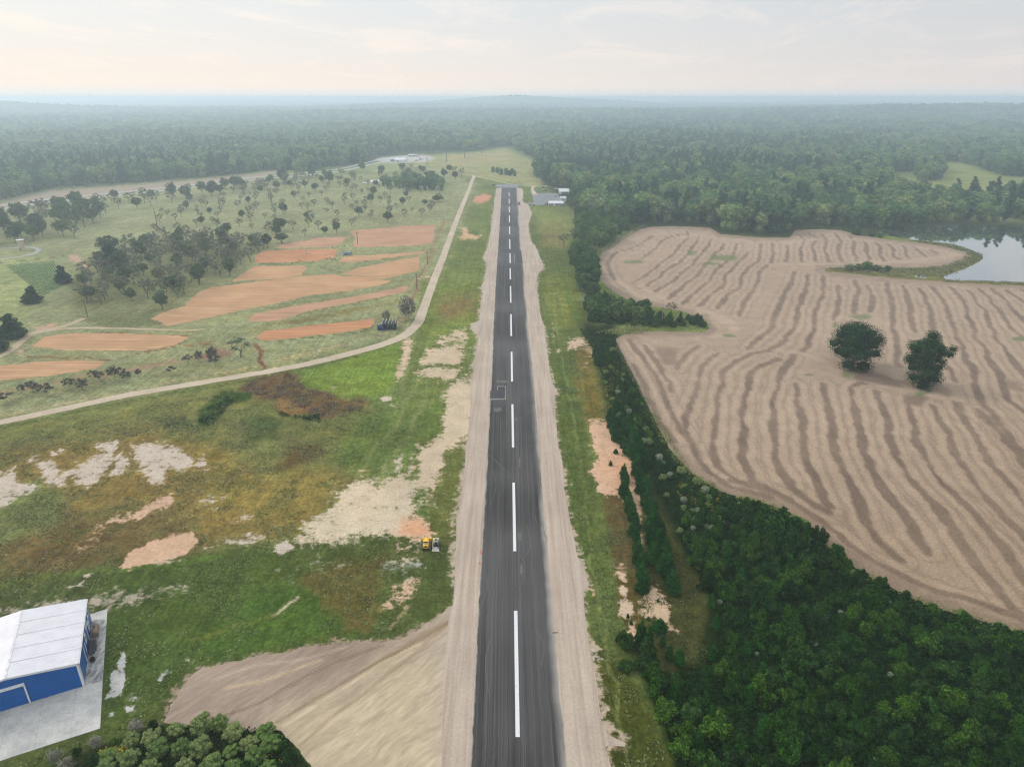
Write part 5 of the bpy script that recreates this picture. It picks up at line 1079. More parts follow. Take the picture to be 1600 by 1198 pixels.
# pale bushes, lower left
LB = [(150, 1215), (175, 1180), (235, 1148), (300, 1140), (350, 1135), (425, 1142), (440, 1160), (435, 1198), (430, 1290), (60, 1290), (40, 1240)]
scatter(['bacc0', 'bacc1', 'bacc2'], fill(LB, 3.3, 120, 61), .75, 1.1, 'pale green domed bush in the clump beside the graded earth', 'pale bushes by the graded earth', 62)
scatter(['shrub0', 'shrub3'], fill([(380, 1190), (440, 1160), (480, 1198), (480, 1290), (380, 1290)], 3.2, 26, 63), .6, .85, 'dark shrub at the corner of the clump beside graded earth', 'dark shrubs by the graded earth', 64)
scatter(['shrub1', 'twig'], fill([(60, 1198), (150, 1165), (245, 1132), (250, 1145), (170, 1180), (110, 1215)], 3.0, 22, 65), .35, .55, 'low brownish shrub on the mown edge of the clump', 'low edge shrubs', 66)
# ---- weeds, flowers: nobody could count them
def cards(name, pts, z0, z1, leaf, mat, seed, up=1.0):
    gg = np.random.default_rng(seed); m = len(pts); p = np.column_stack([pts, gg.uniform(z0, z1, m) * gg.uniform(.4, 1, m)])
    nn = gg.normal(size=(m, 3)); nn[:, 2] = np.abs(nn[:, 2]) + up; nn /= np.linalg.norm(nn, axis=1)[:, None]; t = np.cross(nn, gg.normal(size=(m, 3))); t /= np.linalg.norm(t, axis=1)[:, None]; b = np.cross(nn, t)
    s = leaf * gg.uniform(.5, 1.4, (m, 1)); Q = np.stack([p - t * s * .6, p + b * s * .4, p + t * s * .6, p - b * s * .4], 1).reshape(-1, 3)
    me = npmesh(name, Q, [np.arange(m * 4).reshape(-1, 4)]); o = link(name, me, [mat]); return tag(o, kind='stuff')
def cloudpts(poly, n, seed, clump=0, th=.5):
    gg = np.random.default_rng(seed); xs, ys = zip(*poly); xw, yw = G(np.array(xs), np.array(ys)); X = gg.uniform(xw.min(), xw.max(), n * 6); Y = gg.uniform(yw.min(), yw.max(), n * 6)
    px, py = P(X, Y); ok = inside(poly, px, py)
    if clump: ok &= fbm(X / clump, Y / clump, seed, 3) > th
    return np.column_stack([X[ok], Y[ok]])[:n]
M_WEED = leaf_mat('weed_leaves', [(.012, .036, .008)], island=.8); M_DRY = leaf_mat('dry_weed', [(.16, .15, .09)], island=.5); M_BRN = leaf_mat('brown_bramble', [(.13, .10, .07)], island=.5)
EXT = [(905, 515), (955, 520), (1003, 615), (1022, 670), (1040, 708), (1078, 746), (1120, 772), (1200, 794), (1258, 820), (1275, 848), (1308, 874), (1350, 903), (1400, 928), (1430, 944), (1500, 969), (1560, 985), (1620, 1002), (1800, 1060), (1800, 1300), (1110, 1300), (1060, 1180), (1015, 1080), (1110, 1040), (1130, 980), (1100, 900), (1060, 830), (1010, 740), (960, 655), (935, 560)]
cards('undergrowth', cloudpts(EXT, 110000, 71), .1, 1.6, .42, M_WEED, 71)
cards('undergrowth', cloudpts([(60, 1230), (170, 1165), (250, 1135), (430, 1138), (485, 1200), (500, 1350), (0, 1350)], 14000, 72), .1, 1.0, .35, M_WEED, 72)
cards('dry_weeds', cloudpts([(960, 545), (966, 545), (1012, 625), (1082, 738), (1140, 768), (1210, 788), (1290, 850), (1400, 922), (1600, 988), (1600, 996), (1380, 925), (1270, 860), (1190, 800), (1080, 762), (1000, 640)], 16000, 73, 4, .36), .1, 1.1, .36, leaf_mat('rim_weed', [(.15, .18, .055)], island=.5), 73)
cards('goldenrod', cloudpts([(938, 570), (965, 565), (975, 600), (972, 650), (950, 640)], 700, 74, 3, .5), .7, 1.4, .32, M_YEL, 74)
cards('goldenrod', cloudpts([(1050, 745), (1100, 760), (1160, 800), (1140, 815), (1060, 780)], 420, 75, 3, .58), .8, 1.6, .26, M_YEL, 75)
cards('goldenrod', cloudpts([(150, 1180), (245, 1130), (255, 1138), (170, 1192)], 420, 76, 2.5, .5), .7, 1.5, .22, M_YEL, 76)
cards('goldenrod', cloudpts([(410, 1150), (440, 1165), (450, 1200), (400, 1200)], 90, 77, 2, .5), .7, 1.3, .22, M_YEL, 77)
cards('dry_weeds', cloudpts([(1005, 522), (955, 523), (925, 522), (960, 514), (1000, 508), (1015, 510)], 1500, 78), .2, 1.4, .5, leaf_mat('yellow_weed', [(.20, .21, .08)], island=.4), 78)
cards('dry_weeds', cloudpts([(950, 392), (985, 368), (1010, 352), (985, 362), (955, 378), (925, 395)], 1800, 79), .3, 2.0, .7, bpy.data.materials['yellow_weed'], 79)
cards('bank_weeds', cloudpts([(1290, 420), (1330, 417), (1440, 419), (1478, 414), (1503, 406), (1512, 394), (1536, 399), (1532, 406), (1500, 424), (1472, 432), (1400, 432), (1330, 426)], 5000, 80, 7, .35), .2, 1.3, .7, leaf_mat('bank_grass', [(.12, .13, .06)], island=.5), 80)
cards('bank_weeds', cloudpts([(1420, 376), (1490, 382), (1535, 398), (1515, 396), (1470, 385)], 1400, 81), .2, 1.3, .7, bpy.data.materials['bank_grass'], 81)
cards('bank_weeds', cloudpts([(1478, 437), (1600, 441), (1800, 452), (1800, 456), (1600, 446), (1478, 441)], 1600, 82, 7, .4), .2, 1.1, .6, bpy.data.materials['bank_grass'], 82)
cards('bramble', cloudpts([(375, 607), (400, 592), (450, 582), (480, 608), (570, 628), (565, 642), (500, 650), (440, 628), (395, 615)], 3200, 83, 4, .52), .1, .8, .5, M_BRN, 83)
cards('undergrowth', cloudpts([(310, 660), (335, 620), (400, 616), (360, 632), (330, 668)], 900, 84, 5, .5), .1, 1.2, .55, M_WEED, 84)
cards('undergrowth', cloudpts([(432, 642), (455, 650), (500, 650), (498, 658), (465, 655)], 420, 85, 4, .45), .1, 1.3, .6, M_WEED, 85)
cards('undergrowth', cloudpts([(985, 870), (1060, 850), (1110, 980), (1100, 1070), (1020, 1050), (1000, 1000)], 2500, 86, 3, .55), .05, .5, .3, leaf_mat('verge_weed', [(.07, .085, .03)], island=.5), 86)
# ---- the woods: 300 nearest as trees, the rest one mass
FOREST = [(-1400, 470), (-600, 380), (-200, 340), (0, 314), (75, 296), (150, 288), (200, 286.5), (250, 281), (350, 274), (425, 265), (470, 269), (500, 265), (530, 260), (570, 253), (573, 245), (620, 239), (660, 236), (700, 234), (730, 238), (760, 231), (798, 227), (808, 235), (825, 244), (842, 252), (841, 262), (836, 272), (842, 280), (858, 288), (885, 293), (905, 300), (898, 318), (902, 334), (925, 344), (985, 353), (1020, 348), (1110, 350), (1128, 361), (1180, 366), (1228, 367), (1240, 354), (1300, 352), (1345, 356), (1378, 358), (1400, 352), (1500, 347), (1560, 348), (1605, 352), (1700, 360), (2000, 372), (3000, 400), (3000, 150.6), (-1400, 150.6)]
CLEAR = [(1383, 274), (1400, 269), (1430, 268), (1436, 284), (1468, 284), (1466, 253), (1500, 254), (1530, 262), (1560, 275), (1640, 280), (1640, 300), (1560, 308), (1480, 316), (1440, 314), (1400, 300)]
gg = np.random.default_rng(91); XY = []
r_edges = np.arange(420, 1250, 11.5); 
for r in r_edges:
    n = int(1.75 * r / 11.5); a = (np.arange(n) + gg.random(n) * .9) / n * 1.75 - .875; rr = r + gg.uniform(-4, 4, n); XY.append(np.column_stack([rr * np.sin(a), rr * np.cos(a)]))
r = 1250.0
while r < 11000:
    s = 11.5 * min(r / 1250, 3.4); n = int(1.65 * r / s); a = (np.arange(n) + gg.random(n) * .9) / n * 1.65 - .825; rr = r + gg.uniform(-.45, .45, n) * s; XY.append(np.column_stack([rr * np.sin(a), rr * np.cos(a)])); r += s
XY = np.vstack(XY); px, py = P(XY[:, 0], XY[:, 1]); ok = inside(FOREST, px, py) & ~inside(CLEAR, px, py)
for c_ in ([(950, 181), (978, 180.5), (980, 183.5), (952, 184)], [(1130, 190), (1165, 189), (1160, 192), (1135, 192)], [(300, 184), (350, 183), (352, 186), (310, 187)], [(1500, 206), (1560, 205), (1556, 209), (1506, 210)], [(60, 204), (120, 202), (125, 206), (64, 208)], [(660, 190), (700, 189), (704, 192), (664, 193)], [(1300, 170), (1400, 169.5), (1400, 171.5), (1306, 172)], [(380, 168), (480, 167.5), (476, 169.5), (390, 170)], [(1040, 213), (1068, 212), (1066, 215), (1044, 216)]): ok &= ~inside(c_, px, py)
# thin trees in front of the clearing
front = inside([(1380, 300), (1480, 312), (1640, 305), (1640, 352), (1440, 345)], px, py); ok &= ~(front & (gg.random(len(px)) < .45))
XY = XY[ok]; px = px[ok]; py = py[ok]
dist = np.hypot(XY[:, 0], XY[:, 1]); vis = (px > -10) & (px < 1610)
# depth into the wood: the nearest rows show largest
order = np.argsort(np.where(vis, dist, 1e9))
ed = segdist([p for p in FOREST if p[1] > 200], px, py, False)
score = np.where(vis, dist + ed * 6, 1e9); order = np.argsort(score); near_i = order[:296]; rest = np.setdiff1d(np.arange(len(XY)), near_i)
WK = ['wood0', 'wood1', 'wood2', 'wood3', 'wood4', 'fpine0', 'fpine1']
def pick(px, py, x, y):
    v = fbm(x / 70, y / 70, 12, 3) * .5 + fbm(x / 380, y / 300, 62, 2) * .5; kind = np.minimum((gg.random(len(px)) * 5).astype(int), 4); p_ = gg.random(len(px)) < sstep(.44, .64, v) * .5 + .03
    plant = inside([(868, 262), (905, 255), (1020, 262), (1060, 268), (900, 276), (862, 272)], px, py)
    return np.where(p_ | plant, 5 + (gg.random(len(px)) * 2).astype(int), kind)
var = pick(px, py, XY[:, 0], XY[:, 1]); hz_ = hills(XY[:, 0], XY[:, 1])
sh = gg.uniform(.66, 1.2, len(XY)) * (.85 + .3 * fbm(XY[:, 0] / 120, XY[:, 1] / 120, 40, 2)); wd = np.clip(dist / 1250, 1, 3.0)
plant = inside([(868, 262), (905, 255), (1020, 262), (1060, 268), (900, 276), (862, 272)], px, py); sh = np.where(plant, .62, sh)
for i in near_i:
    left = px[i] < 800
    lab = ('tall hazy tree on the front edge of the woods behind the highway' if left else ('tree on the front edge of the woods between stubble field and pond' if px[i] > 1000 else 'tree at the corner of the woods near the white hangars'))
    x, y = XY[i]; s = sh[i]; place(WK[var[i]], float(x), float(y), (float(s), float(s), float(s)), None, lab, 'trees on the edge of the left woods' if left else 'trees on the edge of the right woods', z=float(hz_[i]))
pts = bpy.data.meshes.new('far_woods'); pts.from_pydata([(float(x), float(y), float(z)) for (x, y), z in zip(XY[rest], hz_[rest])], [], [])
def pa(nm, ty, data, key='value'): a = pts.attributes.new(nm, ty, 'POINT'); a.data.foreach_set(key, np.asarray(data).ravel())
pa('kind_index', 'INT', var[rest].astype(np.int32)); pa('spin', 'FLOAT', gg.uniform(0, 6.28, len(rest)).astype(np.float32))
pa('size', 'FLOAT_VECTOR', np.column_stack([sh[rest] * wd[rest], sh[rest] * wd[rest], sh[rest]]).astype(np.float32), 'vector')
fw = link('far_woods', pts); tag(fw, kind='stuff')
ng = bpy.data.node_groups.new('woods', 'GeometryNodeTree'); ng.interface.new_socket('Geometry', in_out='INPUT', socket_type='NodeSocketGeometry'); ng.interface.new_socket('Geometry', in_out='OUTPUT', socket_type='NodeSocketGeometry')
nn = ng.nodes; gi = nn.new('NodeGroupInput'); go = nn.new('NodeGroupOutput'); jn = nn.new('GeometryNodeJoinGeometry')
def named(nm, ty): x = nn.new('GeometryNodeInputNamedAttribute'); x.data_type = ty; x.inputs['Name'].default_value = nm; return [o for o in x.outputs if o.enabled][0]
A_k = named('kind_index', 'INT'); A_s = named('size', 'FLOAT_VECTOR'); A_r = named('spin', 'FLOAT'); cb = nn.new('ShaderNodeCombineXYZ'); ng.links.new(A_r, cb.inputs[2])
for k, key in enumerate(WK):
    crown = [c for c in KIDS[PROTO[key][0].name] if c.name.startswith('crown')][0]
    oi = nn.new('GeometryNodeObjectInfo'); oi.inputs['Object'].default_value = crown; oi.inputs['As Instance'].default_value = True
    cmp_ = nn.new('FunctionNodeCompare'); cmp_.data_type = 'INT'; cmp_.operation = 'EQUAL'; ii = [s for s in cmp_.inputs if s.enabled]; ng.links.new(A_k, ii[0]); ii[1].default_value = k
    ip = nn.new('GeometryNodeInstanceOnPoints'); ng.links.new(gi.outputs[0], ip.inputs['Points']); ng.links.new(cmp_.outputs[0], ip.inputs['Selection']); ng.links.new(oi.outputs['Geometry'], ip.inputs['Instance'])
    ng.links.new(cb.outputs[0], ip.inputs['Rotation']); ng.links.new(A_s, ip.inputs['Scale']); ng.links.new(ip.outputs[0], jn.inputs[0])
ng.links.new(jn.outputs[0], go.inputs[0]); md = fw.modifiers.new('woods', 'NODES'); md.node_group = ng
print('forest points', len(XY))

M_TUFT = leaf_mat('grass_tufts', [(.11, .14, .05)], island=.45); M_TUFB = leaf_mat('dry_tufts', [(.16, .15, .075)], island=.45)
def ontuft(pts):
    px, py = P(pts[:, 0], pts[:, 1]); i = np.clip(np.searchsorted(PY[:, 0], py), 0, PY.shape[0] - 1); j = np.clip(np.searchsorted(PX[0], px), 0, PX.shape[1] - 1)
    return pts[(bw[i, j] < .12) & ~inside([(60, 930), (172, 945), (166, 1060), (160, 1142), (20, 1190), (-300, 1260), (-300, 1000)], px, py) & ~inside([(250, 1135), (262, 1095), (305, 1042), (350, 1032), (600, 996), (690, 955), (720, 1200), (440, 1200)], px, py)]
cards('grass_tufts', ontuft(cloudpts([(-40, 690), (420, 600), (620, 655), (690, 700), (600, 740), (470, 850), (600, 850), (700, 850), (700, 960), (600, 1000), (340, 1030), (250, 1130), (-40, 1230)], 30000, 95, 9, .5)), .03, .30, .42, M_TUFT, 95)
cards('dry_tufts', ontuft(cloudpts([(-40, 700), (300, 640), (480, 690), (560, 745), (460, 850), (200, 930), (-40, 960)], 14000, 96, 11, .52)), .03, .28, .42, M_TUFB, 96)
cards('grass_tufts', ontuft(cloudpts([(865, 520), (930, 540), (960, 700), (985, 800), (990, 950), (960, 1020), (1050, 1198), (960, 1198), (925, 960), (885, 740)], 11000, 97, 6, .5)), .03, .3, .36, M_TUFT, 97)
# ------------------------------------------------------------------ drop prototypes nobody used
for k, (o, used) in PROTO.items():
    if not used:
        print('UNUSED', k)
        if k not in WK:
            for c in KIDS.get(o.name, []): bpy.data.objects.remove(c)
            bpy.data.objects.remove(o)
# ------------------------------------------------------------------ blue hangar
def rotp(o, ang, x, y): return (o[0] + x * math.cos(ang) - y * math.sin(ang), o[1] + x * math.sin(ang) + y * math.cos(ang))
def ribbed(name, c, axis, sc, depth=.4, rough=.45, dirt=.12):
    q = N(name, rough, .4); o = q.coord(); s_ = q.n('ShaderNodeSeparateXYZ'); q.l(o, s_.inputs[0])
    v = q.math('ABSOLUTE', q.math('SUBTRACT', q.math('FRACT', q.math('MULTIPLY', s_.outputs[axis], sc)), .5))
    rib = q.rng(v, .40, .47, 0, 1)
    a = q.n('ShaderNodeRGB'); a.outputs[0].default_value = (*[float(x) for x in c], 1)
    col = q.scale(a.outputs[0], q.math('MULTIPLY', q.rng(rib, 0, 1, 1, .9), q.rng(q.noise(q.map(o, (.4, .4, .4)), .8, 5, .7), .3, .7, 1 - dirt, 1 + dirt * .4)))
    q.bump(rib, depth, .05); return q.done(col)
HX = (-90.6, 108.75); HA = R(-154.0 + 180)     # local x runs from the far left end to the right corner
hang = empty('hangar', (HX[0], HX[1], .06), HA); tag(hang, 'blue metal hangar with a white ribbed gable roof on a concrete slab', 'hangar')
HH = 6.25; HR = 7.6; WID = 24.4; DEP = 21.4
# local frame: front wall y=0 from x=-WID to 0, depth +y
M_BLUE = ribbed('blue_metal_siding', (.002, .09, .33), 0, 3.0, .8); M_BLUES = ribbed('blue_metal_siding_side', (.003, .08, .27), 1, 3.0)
M_ROOF = ribbed('white_metal_roof', (.52, .51, .54), 1, 1.1, .2, .45, .10); M_TRIM = paint('white_trim', (.62, .62, .62), .4, .4, var=.08)
M_DK = paint('black_rubber', (.02, .02, .022), .8, .2); M_GL = paint('dark_glass', (.03, .04, .05), .1, .6)
w = MB(); w.add([(-WID, 0, 0), (0, 0, 0), (0, 0, HH), (-WID / 2, 0, HR), (-WID, 0, HH)], [(0, 1, 2, 3, 4)]); w.add([(-WID, DEP, 0), (0, DEP, 0), (0, DEP, HH), (-WID / 2, DEP, HR), (-WID, DEP, HH)], [(4, 3, 2, 1, 0)])
w.build('wall', M_BLUE, hang)
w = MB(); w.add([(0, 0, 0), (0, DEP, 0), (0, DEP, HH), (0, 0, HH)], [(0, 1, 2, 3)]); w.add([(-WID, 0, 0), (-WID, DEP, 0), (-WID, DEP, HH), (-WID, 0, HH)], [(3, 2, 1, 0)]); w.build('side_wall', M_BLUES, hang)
ov = .28; sl = (HR - HH) / (WID / 2)
for s in (1, -1):
    m = MB(); xe = ov if s > 0 else -WID - ov; ze = HH - sl * ov + .06
    m.add([(xe, -ov, ze), (-WID / 2, -ov, HR + .06), (-WID / 2, DEP + ov, HR + .06), (xe, DEP + ov, ze), (xe, -ov, ze + .12), (-WID / 2, -ov, HR + .18), (-WID / 2, DEP + ov, HR + .18), (xe, DEP + ov, ze + .12)], [(0, 1, 2, 3), (7, 6, 5, 4), (0, 4, 5, 1), (2, 6, 7, 3), (3, 7, 4, 0)])
    rf = m.build('roof', M_ROOF, hang)
m = MB(); m.box(-WID / 2 - .22, -WID / 2 + .22, -ov - .02, DEP + ov + .02, HR + .14, HR + .22); m.build('ridge_cap', paint('ridge_metal', (.53, .52, .55), .45, .3), hang)
for yy in (4.3, 8.6, 13.0, 17.3):
    m = MB(); m.add([(ov + .01, yy, HH - sl * ov + .19), (-WID / 2 + .3, yy, HR + .185), (-WID / 2 + .3, yy + .16, HR + .185), (ov + .01, yy + .16, HH - sl * ov + .19), (ov + .01, yy, HH - sl * ov + .22), (-WID / 2 + .3, yy, HR + .215), (-WID / 2 + .3, yy + .16, HR + .215), (ov + .01, yy + .16, HH - sl * ov + .22)], [(0, 1, 2, 3), (7, 6, 5, 4), (0, 4, 5, 1), (2, 6, 7, 3), (1, 5, 6, 2), (3, 7, 4, 0)]); m.build('roof_seam', bpy.data.materials['ridge_metal'], hang)
m = MB(); m.box(ov + .005, ov + .16, -ov, DEP + ov, HH - .12, HH + .06); m.build('gutter', M_TRIM, hang)
for xx, yy in ((0, 0), (0, DEP)):
    m = MB(); m.box(xx - .32, xx + .06, yy - .06, yy + .32 if yy == 0 else yy + .06, 0, HH - .02); m.build('corner_trim', M_TRIM, hang)
for yy in (.55, 7.2, 14.2): m = MB(); m.box(.02, .16, yy, yy + .14, .1, HH - .1); m.build('downpipe', M_TRIM, hang)
XD = -float(np.hypot(*(np.array(G(46, 1094.5)) - np.array(G(131, 1071))))); HD = Hof(46, 1094.5, 1067)
m = MB(); m.box(-WID, XD + .25, -.4, -.03, HD, HD + .5); m.build('door_track', M_TRIM, hang)
m = MB(); m.add([(0, -ov - .03, HH - .35), (0, -ov - .03, HH + .12), (-WID / 2, -ov - .03, HR + .12), (-WID / 2, -ov - .03, HR - .2)], [(0, 1, 2, 3)]); m.add([(-WID, -ov - .03, HH - .35), (-WID, -ov - .03, HH + .12), (-WID / 2, -ov - .03, HR + .12), (-WID / 2, -ov - .03, HR - .2)], [(3, 2, 1, 0)]); m.build('fascia', M_TRIM, hang)
d = MB().box(-WID + .4, XD - .02, -.2, -.05, .12, HD - .02).build('sliding_door', M_BLUE, hang)
MB().box(XD, XD + .25, -.3, -.02, .05, HD).build('door_post', M_TRIM, hang)
for (y0, y1, z0, z1) in ((18.2, 20.0, 3.3, 5.2), (13.7, 15.9, 3.6, 5.4), (16.4, 18.0, .9, 3.2), (10.8, 12.3, 2.2, 4.3), (9.2, 9.6, .1, 3.6)):
    fr = MB().box(.03, .12, y0, y1, z0, z1).build('window', M_TRIM, hang); 
    if y1 - y0 > 1: MB().box(.115, .15, y0 + .5, y1 - .5, z0 + .5, z1 - .5).build('pane', M_GL, fr)
# slab with joints and stains
q = N('poured_concrete', .85, .25); o = q.coord(); s_ = q.n('ShaderNodeSeparateXYZ'); q.l(q.map(o, (1, 1, 1), (0, 0, -HA)), s_.inputs[0])
jx = q.math('ABSOLUTE', q.math('SUBTRACT', q.math('FRACT', q.math('MULTIPLY', s_.outputs[0], .17)), .5)); jy = q.math('ABSOLUTE', q.math('SUBTRACT', q.math('FRACT', q.math('MULTIPLY', s_.outputs[1], .17)), .5))
j = q.math('MAXIMUM', q.rng(jx, .488, .497, 0, 1), q.rng(jy, .488, .497, 0, 1))
col = q.mix(q.rng(q.noise(o, .25, 6, .7), .35, .7, 0, 1), (.42, .41, .39), (.29, .29, .275)); col = q.mix(q.rng(q.noise(q.map(o, (.3, 1, 1), (0, 0, -HA)), .5, 6, .75), .55, .75, 0, .6), col, (.22, .22, .215))
col = q.mix(q.math('MULTIPLY', j, .5), col, (.2, .2, .19)); col = q.scale(col, q.rng(q.noise(o, 2.5, 5), .3, .7, .9, 1.08)); MC = q.done(col)
q = N('stained_concrete', .85, .25); o = q.coord(); col = q.mix(q.rng(q.noise(q.map(o, (1, .35, 1), (0, 0, -HA + 1.2)), .55, 6, .75), .38, .62, 0, 1), (.42, .41, .39), (.13, .13, .13)); MC2 = q.done(q.scale(col, q.rng(q.noise(o, 2, 5), .3, .7, .85, 1.1)))
def flat(name, pts, z, mat, thick=0):
    m = MB(); n = len(pts); V = [(*map(float, G(*p)), z) for p in pts]
    if thick: m.add(V + [(x, y, z - thick) for x, y, _ in V], [tuple(range(n))] + [(i, (i + 1) % n, n + (i + 1) % n, n + i) for i in range(n)])
    else: m.add(V, [tuple(range(n))])
    o = m.build(name, mat); return tag(o, kind='structure')
flat('concrete_slab', [(168, 951), (160.6, 1063), (156.5, 1137.5), (25, 1180), (-150, 1240), (-220, 1080), (60, 985)], .06, MC, .1)
flat('stained_slab', [(166, 968), (160.8, 1063), (131.5, 1072), (139, 968)], .066, MC2)
# odds and ends by the hangar
def world(px, py): x, y = G(px, py); return (float(x), float(y), 0.07)
def at_local(lx, ly): return rotp(HX, HA, lx, ly)
t = empty('utility_trailer', (*at_local(.95, 11.2), .07), HA, (.62, 1, 1)); tag(t, 'dark trailer parked tight against the side of the blue hangar', 'trailer')
M_BLK = paint('dark_steel', (.03, .032, .036), .5, .4); M_BRN2 = paint('brown_planks', (.07, .055, .045), .8, .2, sc=3); M_NAVY = paint('navy_panel', (.02, .045, .12), .5, .4)
MB().box(-.9, .9, -2.4, 2.4, .55, .68).build('bed', M_BRN2, t)
for x0 in (-.95, .87): MB().box(x0, x0 + .08, -2.4, 2.4, .68, 1.35).build('side_panel', M_NAVY, t)
for sx in (-1.05, .85):
    for yy in (-.5, .5): MB().tube((sx, yy, .35), (sx + .2, yy, .35), .35, n=14).build('wheel', M_DK, t)
MB().tube((0, -2.4, .6), (0, -3.9, .55), .06).build('drawbar', M_BLK, t)
t = empty('fuel_tank', (*at_local(1.2, 16.4), .07), HA); tag(t, 'weathered brown tank lying on cradles beside the hangar trailer', 'tank')
tk = MB().tube((0, -1.6, 1.0), (0, 1.6, 1.0), .75, n=18).build('body', paint('rusty_steel', (.20, .14, .10), .7, .3, sc=2), t, bevel=.08)
for yy in (-1.1, 1.0): MB().box(-.6, .6, yy, yy + .15, 0, .5).build('cradle', M_BLK, t)
MB().tube((0, .2, 1.7), (0, .2, 1.95), .16, n=10).build('filler_cap', M_BLK, t)
t = empty('tyre_stack', (*at_local(1.1, 7.2), .07)); tag(t, 'short stack of black tyres on the slab below the hangar wall', 'tyres')
for k in range(3):
    m = MB(); n = 18
    V = []; F = []
    for i in range(n):
        a = i * 2 * math.pi / n
        for b in range(6): c_ = b * math.pi / 3; r_ = .42 + .13 * math.cos(c_); V.append((r_ * math.cos(a), r_ * math.sin(a), .14 + k * .27 + .13 * math.sin(c_)))
    for i in range(n):
        for b in range(6): F.append((i * 6 + b, ((i + 1) % n) * 6 + b, ((i + 1) % n) * 6 + (b + 1) % 6, i * 6 + (b + 1) % 6))
    m.add(V, F); m.build('tyre', M_DK, t, smooth=True)
for px, py, hh, lab in ((67.5, 1089, 1.5, 'thin post with a pale head before the blue hangar wall, nearer the door'), (75.5, 1086.5, 1.4, 'thin post with a pale head before the blue hangar wall, nearer the corner')):
    x, y, z = world(px, py); t = empty('marker_post', (x, y, z)); tag(t, lab, 'post', 'posts before the hangar')
    MB().tube((0, 0, 0), (0, 0, hh), .05, .04).build('pole', paint('pale_metal', (.5, .52, .54), .5, .4) if 'pale_metal' not in bpy.data.materials else bpy.data.materials['pale_metal'], t)
    MB().box(-.22, .22, -.16, .16, hh, hh + .14).build('head', M_TRIM, t, bevel=.02); MB().tube((0, 0, 0), (0, 0, .05), .18, .16).build('foot', M_BLK, t)
x, y, z = world(61, 1090); t = empty('potted_bush', (x, y, z)); tag(t, 'small dark bush in a pot against the blue hangar wall', 'plant')
MB().tube((0, 0, 0), (0, 0, .45), .24, .32, n=12).build('pot', M_BRN2, t)
mobj('foliage', crown_mesh('foliage', [(0, 0, .95, .5, .5, .55)], 300, .14, [M_DARK], 301, core=.8), t)
x, y, z = world(72.5, 1090); t = empty('bucket', (x, y, z)); tag(t, 'small purple bucket on the slab between the two thin posts', 'bucket')
MB().tube((0, 0, 0), (0, 0, .32), .14, .18, n=12).build('body', paint('purple_plastic', (.22, .08, .38), .5, .4), t); MB().tube((-.17, 0, .3), (.17, 0, .42), .012).build('handle', M_BLK, t)
# ------------------------------------------------------------------ small white buildings at the far end
M_WW = ribbed('white_metal_wall', (.62, .63, .64), 0, .8, .3, .5, .12); M_RW = ribbed('pale_roof', (.52, .52, .54), 0, .8, .3, .4, .06); M_RG = ribbed('grey_roof', (.42, .44, .47), 0, .8, .3, .5, .1); M_GD = paint('shadowed_opening', (.16, .17, .18), .9, .1); M_SL = paint('slate_siding', (.28, .30, .32), .7, .2)
M_BRK = paint('brown_brick', (.17, .11, .085), .9, .1); M_RROOF = paint('rusty_red_roof', (.34, .17, .13), .8, .2)
def building(name, label, px0, px1, pyb, htop, dep, wall, roof, gable='x', openings=(), rz=0, group=None, rise=.15, cat='building'):
    x0, yb = map(float, G(px0, pyb)); x1 = float(G(px1, pyb)[0]); W_ = x1 - x0; Hh = Hof((px0 + px1) / 2, pyb, htop) if htop > 60 else htop
    t = empty(name, (x0 + W_ / 2, yb, .03), rz); tag(t, label, cat, group); h = Hh * (1 - rise); w2 = W_ / 2
    m = MB()
    if gable == 'x':   # ridge along x
        m.prism([(0, 0), (dep, 0), (dep, h), (dep / 2, Hh - .1), (0, h)], -w2, w2); m.build('wall', wall, t)
        for a, b in ((0, 1), (1, 0)):
            r = MB(); ya = -.35 if a == 0 else dep + .35; r.add([(-w2 - .3, ya, h - .05), (w2 + .3, ya, h - .05), (w2 + .3, dep / 2, Hh), (-w2 - .3, dep / 2, Hh), (-w2 - .3, ya, h + .1), (w2 + .3, ya, h + .1), (w2 + .3, dep / 2, Hh + .15), (-w2 - .3, dep / 2, Hh + .15)], [(0, 1, 2, 3), (7, 6, 5, 4), (0, 4, 5, 1), (1, 5, 6, 2), (3, 7, 4, 0)]); r.build('roof', roof, t)
    else:
        m.prism([(-w2, 0), (w2, 0), (w2, h), (0, Hh - .1), (-w2, h)], 0, dep, ax='y'); m.build('wall', wall, t)
        for s in (-1, 1):
            r = MB(); xa = s * (w2 + .35); r.add([(xa, -.3, h - .05), (0, -.3, Hh), (0, dep + .3, Hh), (xa, dep + .3, h - .05), (xa, -.3, h + .1), (0, -.3, Hh + .15), (0, dep + .3, Hh + .15), (xa, dep + .3, h + .1)], [(0, 1, 2, 3), (7, 6, 5, 4), (0, 4, 5, 1), (2, 6, 7, 3), (3, 7, 4, 0)]); r.build('roof', roof, t)
    for a, b, z0, z1, nm, mt in openings: MB().box(-w2 + W_ * a, -w2 + W_ * b, -.06, .04, h * z0, h * z1).build(nm, mt, t)
    return t
bays = [(i / 7 + .012, (i + 1) / 7 - .012, .06, .9, 'hangar_bay', M_GD) for i in (0, 1, 3, 4, 5, 6)]
building('shed_hangar', 'long low white shed hangar with open bays beside the taxiway', 857.7, 880.3, 322, 315.2, 11, M_WW, M_RW, 'x', bays, rise=.42)
building('flight_office', 'small white office with grey roof behind the long shed hangar', 875.3, 884.4, 315.5, 307.5, 8, M_WW, M_RG, 'x', [(.35, .72, .05, .75, 'door', M_SL)], rise=.35)
